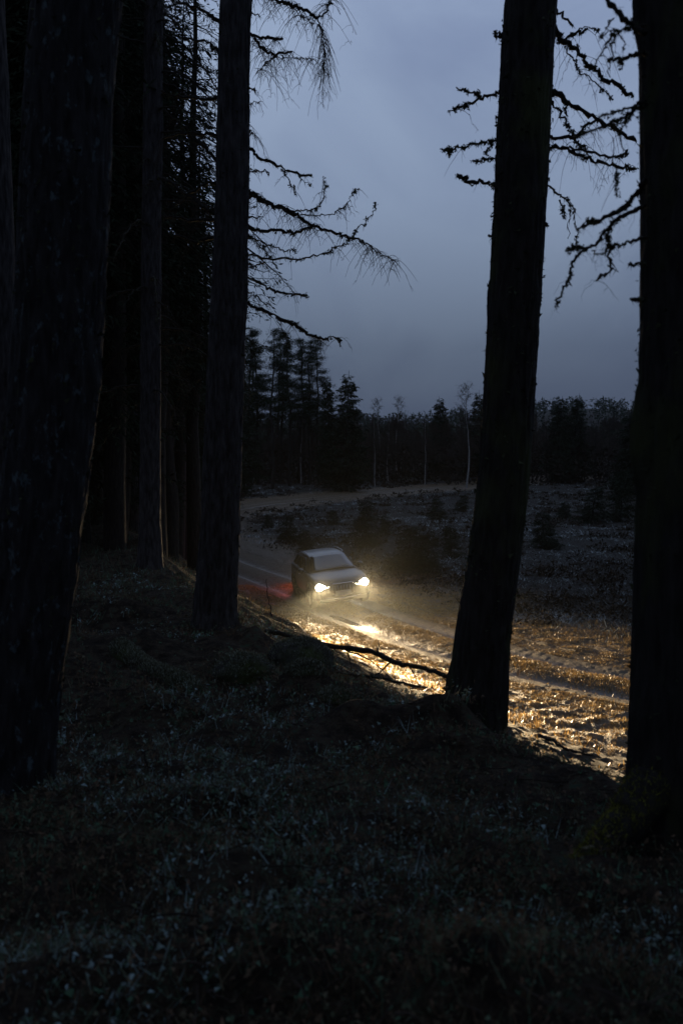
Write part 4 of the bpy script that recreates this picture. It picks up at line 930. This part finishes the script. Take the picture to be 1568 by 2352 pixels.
# cabin: pillars, roof and inset glass
CB = [(-1.12, .86, .30, 1.03, 1.07), (-.80, .87, .64, 1.04, 1.30), (-.45, .87, .66, 1.04, 1.50), (-.20, .87, .665, 1.04, 1.615), (.1, .87, .67, 1.05, 1.675), (.6, .87, .675, 1.06, 1.70), (1.2, .87, .67, 1.08, 1.69), (1.75, .86, .655, 1.09, 1.65), (2.05, .84, .64, 1.09, 1.57), (2.30, .80, .60, 1.08, 1.30), (2.40, .78, .58, 1.05, 1.10)]
rows2 = []
def lowz(z): return z if z < 1.06 else 1.06 + (z - 1.06)*.74
for (y, wb, wt, zb, zt) in CB:
    zt = lowz(zt)
    if y < -1: wt = .80
    hgt = zt - zb
    sec = [(wb, zb-.05), (wb - (wb-wt)*.35, zb + hgt*.42), (wb-(wb-wt)*.80, zb+hgt*.80), (wt-.01, zt-.035*min(1, hgt*3)), (wt*.88, zt-.005), (wt*.5, zt+.012), (0, zt+.018)]
    rows2.append([(x, y, z) for x, z in sec] + [(-x, y, z) for x, z in sec[::-1][1:]])
cabin = solid_grid(rows2, M_PAINT, 'roof', car); cabin.modifiers.new('sub', 'SUBSURF').render_levels = 2
def patch(name, mat, a, b, c, d, nrm, n=8, sub=None, parent=car):
    """glass panel a-b bottom, d-c top, gently bowed, set 6 mm proud"""
    a, b, c, d = map(np.array, (a, b, c, d)); nrm = np.array(nrm, float); nrm /= np.linalg.norm(nrm); u = np.linspace(0, 1, n); rws = []
    for t in u: rws.append([(a*(1-s)+b*s)*(1-t) + (d*(1-s)+c*s)*t + nrm*.05*(1-(2*s-1)**2)*(1 if name == 'windscreen' else .2) for s in u])
    o = solid_grid(rws, mat, name, parent); md = o.modifiers.new('s', 'SOLIDIFY'); md.thickness = .006; return o
ws = patch('windscreen', M_GLASS, (-.78, -1.10, 1.085), (.78, -1.10, 1.085), (.60, -.22, lowz(1.635)), (-.60, -.22, lowz(1.635)), (0, -.45, .90))
for s in (-1, 1): link('wiper', (lambda g: (tubes(g, np.array([[(s*.1, -1.20, 1.13), (s*.1+.3, -1.1, 1.14), (s*.1+.55, -.99, 1.19)]]), np.array([[.008, .008, .006]]), 4), g.mesh('wiper', M_BLACK))[1])(Geo()), car)
for s in (-1, 1):
    for (y0, y1, t0, t1) in ((-.70, .28, -.05, .24), (.34, 1.20, .36, 1.16), (1.26, 1.95, 1.22, 1.72)):
        patch('side_window', M_GLASS, (s*.872, y0, 1.10), (s*.872, y1, 1.12), (s*.70, t1, lowz(1.58)), (s*.70, t0, lowz(1.56)), (s, 0, .35))
    rl = Geo(); tubes(rl, np.array([[(s*.63, -.05, lowz(1.66)), (s*.64, .1, lowz(1.72)), (s*.64, 1.0, lowz(1.74)), (s*.63, 1.8, lowz(1.69))]]), np.array([[.014]*4]), 6); link('roof_rail', rl.mesh('roof_rail', M_CHROME, True), car)
    # mirror
    g = Geo(); th = np.linspace(0, 2*math.pi, 13)[:-1]; K = [(-.10, .4), (-.085, .8), (-.03, 1), (.03, .95), (.06, .75)]
    V = np.array([[(s*(1.06 + .115*f*math.cos(t)), -.72 + yy, 1.12 + .085*f*math.sin(t)) for t in th] for yy, f in K]); i = np.arange(60).reshape(5, 12)
    g.add(V.reshape(-1, 3), np.stack([i[:-1], np.roll(i[:-1], -1, 1), np.roll(i[1:], -1, 1), i[1:]], -1).reshape(-1, 4), [(0, k, k+1) for k in range(1, 11)] + [(48, 48+k, 49+k) for k in range(1, 11)])
    tubes(g, np.array([[(s*.90, -.72, 1.06), (s*.98, -.72, 1.09)]]), np.array([[.02, .02]]), 5); link('wing_mirror', g.mesh('wing_mirror', M_PAINT, True), car)
    for y in (.22, 1.12): boxes('door_handle', M_CHROME, car, [(s*.985-.012, s*.985+.018, y-.09, y+.09, .90, .925)], .006)
    boxes('sill_trim', M_BLACK, car, [(s*.955-.03, s*.955+.04, -1.1, 1.15, .24, .34)], .02)
    # wheels
    for y in (-1.55, 1.48):
        g = Geo(); prof = [(.22, -.10), (.34, -.12), (.375, -.09), (.385, 0), (.375, .09), (.34, .12), (.22, .10)]; th = np.linspace(0, 2*math.pi, 33)[:-1]
        V = np.array([[(s*(.90) + xx, y + r_*math.cos(t), .375 + r_*math.sin(t)) for t in th] for r_, xx in prof]); i = np.arange(7*32).reshape(7, 32)
        g.add(V.reshape(-1, 3), np.stack([i, np.roll(i, -1, 1), np.roll(np.roll(i, -1, 0), -1, 1), np.roll(i, -1, 0)], -1).reshape(-1, 4))
        w = link('wheel', g.mesh('wheel', M_TYRE, True), car)
        g = Geo(); xf = s*.90 + s*.115
        for k in range(10):
            t = k*2*math.pi/10; c, sn = math.cos(t), math.sin(t); tubes(g, np.array([[(xf, y+.03*c, .375+.03*sn), (xf-s*.01, y+.24*c, .375+.24*sn)]]), np.array([[.026, .018]]), 5)
        tubes(g, np.array([[(xf-s*.02, y+.245*math.cos(t), .375+.245*math.sin(t)) for t in np.linspace(0, 6.2832, 25)]]), np.full((1, 25), .016), 5); link('rim', g.mesh('rim', M_RIM, True), w)
        g = Geo(); tubes(g, np.array([[(s*.985, y+.43*math.cos(t), .375+.43*math.sin(t)) for t in np.linspace(-.25, math.pi+.25, 19)]]), np.full((1, 19), .035), 6); link('wheel_arch', g.mesh('wheel_arch', M_BLACK, True), car)
# nose
gl = boxes('grille', M_BLACK, car, [(-.40, .40, -2.475, -2.40, .48, .76)], .02)
for k in range(8): boxes('slat', M_CHROME, gl, [(-.36 + k*.1, -.348 + k*.1, -2.486, -2.474, .50, .74)], 0)
g = Geo(); fr_ = [(-.34, .80), (.34, .80), (.43, .72), (.40, .50), (.30, .44), (-.30, .44), (-.40, .50), (-.43, .72), (-.34, .80)]
tubes(g, np.array([[(x, -2.478, z) for x, z in fr_]]), np.full((1, 9), .012), 5); link('grille_frame', g.mesh('grille_frame', M_CHROME, True), gl)
boxes('number_plate', M_PLATE, car, [(-.26, .26, -2.502, -2.488, .47, .58)], .004)
boxes('air_intake', M_BLACK, car, [(-.80, -.50, -2.44, -2.36, .36, .50)], .02); boxes('air_intake', M_BLACK, car, [(.50, .80, -2.44, -2.36, .36, .50)], .02)
g = Geo(); tubes(g, np.array([[(-.62, -2.43, .40), (-.50, -2.475, .355), (-.2, -2.50, .345), (.2, -2.50, .345), (.50, -2.475, .355), (.62, -2.43, .40)]]), np.full((1, 6), .015), 5); link('bumper_trim', g.mesh('bumper_trim', M_CHROME, True), car)
boxes('bumper', M_BLACK, car, [(-.80, .80, -2.46, -2.30, .24, .35)], .03)
def headlight(s):
    h = boxes('headlight', M_HOUS, car, [(min(s*.50, s*.86), max(s*.50, s*.86), -2.425, -2.30, .685, .80)], .02)
    ln = []
    for k in range(2):
        cxn = s*(.78 - .14*k); ry = .108 if k == 0 else .045
        g = Geo(); th = np.linspace(0, 2*math.pi, 21)[:-1]; K = [(0, 1), (-.012, .92), (-.024, .7), (-.03, .35)]
        V = np.array([[(cxn + ry*1.15*f*math.cos(t), -2.425 + yy, .742 + ry*.98*f*math.sin(t)) for t in th] for yy, f in K]); i = np.arange(80).reshape(4, 20)
        g.add(V.reshape(-1, 3), np.stack([i[:-1], np.roll(i[:-1], -1, 1), np.roll(i[1:], -1, 1), i[1:]], -1).reshape(-1, 4), [(60, 60+k2, 61+k2) for k2 in range(1, 19)])
        link('lens', g.mesh('lens', M_LAMP, True), h)
    g = Geo(); tubes(g, np.array([[(s*.86, -2.40, .70), (s*.70, -2.44, .694), (s*.52, -2.455, .70), (s*.46, -2.458, .735)]]), np.array([[.010, .010, .009, .006]]), 5); link('running_light', g.mesh('running_light', M_DRL, True), h)
    ld = bpy.data.lights.new('beam', 'SPOT'); ld.energy = 235000; ld.color = (1, .72, .40); ld.spot_size = R(104); ld.spot_blend = .7; ld.shadow_soft_size = .05
    # dipped beam: bright below a soft cut-off, little light above it
    ld.use_nodes = True; t = ld.node_tree; em = t.nodes['Emission']; tcn = t.nodes.new('ShaderNodeTexCoord'); sp = t.nodes.new('ShaderNodeSeparateXYZ'); t.links.new(tcn.outputs['Normal'], sp.inputs[0])
    mr = t.nodes.new('ShaderNodeMapRange'); mr.interpolation_type = 'SMOOTHSTEP'; mr.inputs[1].default_value = -.085; mr.inputs[2].default_value = .02; mr.inputs[3].default_value = .012; mr.inputs[4].default_value = 1.0
    t.links.new(sp.outputs[1], mr.inputs[0])
    def mth(op, a, b):
        q = t.nodes.new('ShaderNodeMath'); q.operation = op
        for k3, v3 in enumerate((a, b)):
            if isinstance(v3, (int, float)): q.inputs[k3].default_value = v3
            else: t.links.new(v3, q.inputs[k3])
        return q.outputs[0]
    dn = mth('MAXIMUM', mth('ADD', sp.outputs[1], .085), .05)
    t.links.new(mth('MULTIPLY', mr.outputs[0], mth('POWER', mth('DIVIDE', .055, dn), 3.5)), em.inputs['Strength'])
    lo = bpy.data.objects.new('beam', ld); COL.objects.link(lo); lo.parent = h; lo.location = (s*.76, -2.50, .742); lo.rotation_euler = (-R(90 - 4.6), R(4), R(10))
headlight(-1); headlight(1)
for s in (-1, 1):
    tl = boxes('tail_light', M_TAIL, car, [(min(s*.52, s*.80), max(s*.52, s*.80), 2.40, 2.492, .86, .98)], .015)
    ld = bpy.data.lights.new('tail_glow', 'POINT'); ld.energy = 55; ld.color = (1, .13, .08); ld.shadow_soft_size = .06; lo = bpy.data.objects.new('tail_glow', ld); COL.objects.link(lo); lo.parent = tl; lo.location = (s*.80, 2.62, .92)
car.rotation_euler = (R(-.3), R(-6.0), YAW); car.scale = (1, 1, 1.08)
zc = H(np.array([CARX]), np.array([CARY]), False)[0]; car.location = (CARX, CARY, zc + .02)

# ------------------------------------------------------------------ damp air
def volume_box(name, lo, hi, dens, an, col):
    V = [(x, y, z) for x in (lo[0], hi[0]) for y in (lo[1], hi[1]) for z in (lo[2], hi[2])]
    m = bpy.data.materials.new(name); m.use_nodes = True; t = m.node_tree; t.nodes.clear(); o = t.nodes.new('ShaderNodeOutputMaterial'); v = t.nodes.new('ShaderNodeVolumePrincipled')
    v.inputs['Density'].default_value = dens; v.inputs['Anisotropy'].default_value = an; v.inputs['Color'].default_value = (*col, 1); t.links.new(v.outputs[0], o.inputs['Volume'])
    link(name, mesh_np(name, V, [(0, 1, 3, 2), (4, 6, 7, 5), (0, 4, 5, 1), (2, 3, 7, 6), (0, 2, 6, 4), (1, 5, 7, 3)], None, m), kind='stuff')

volume_box('haze', (-960, -60, -2), (960, 960, 150), .00006, .70, (.82, .88, .95))

def mist(loc, r):
    nu, nv = 24, 12; U, V_ = np.meshgrid(np.linspace(0, 2*math.pi, nu, endpoint=False), np.linspace(-.499*math.pi, .499*math.pi, nv)); X = np.stack([np.cos(V_)*np.cos(U)*r[0], np.cos(V_)*np.sin(U)*r[1], np.sin(V_)*r[2]], -1)
    i = np.arange(nu*nv).reshape(nv, nu); a = i[:-1]; b = i[1:]; q = np.stack([a, np.roll(a, -1, 1), np.roll(b, -1, 1), b], -1).reshape(-1, 4)
    m = bpy.data.materials.new('drizzle'); m.use_nodes = True; t = m.node_tree; t.nodes.clear(); o = t.nodes.new('ShaderNodeOutputMaterial'); v = t.nodes.new('ShaderNodeVolumePrincipled')
    v.inputs['Density'].default_value = .0002; v.inputs['Anisotropy'].default_value = .8; v.inputs['Color'].default_value = (.9, .95, .85, 1); t.links.new(v.outputs[0], o.inputs['Volume'])
    V = X.reshape(-1, 3); me = mesh_np('drizzle', V, q, [(*a_,) for a_ in [(0, k+1, k) for k in range(1, nu-1)]] + [((nv-1)*nu, (nv-1)*nu+k, (nv-1)*nu+k+1) for k in range(1, nu-1)], m)
    o_ = link('drizzle_mist', me, kind='stuff'); o_.location = loc; o_['label'] = 'thin drizzle hanging in the air round the car, lit by its headlights'
mist((CARX + .5, CARY - 2.5, 0.8), (7, 7, 4))
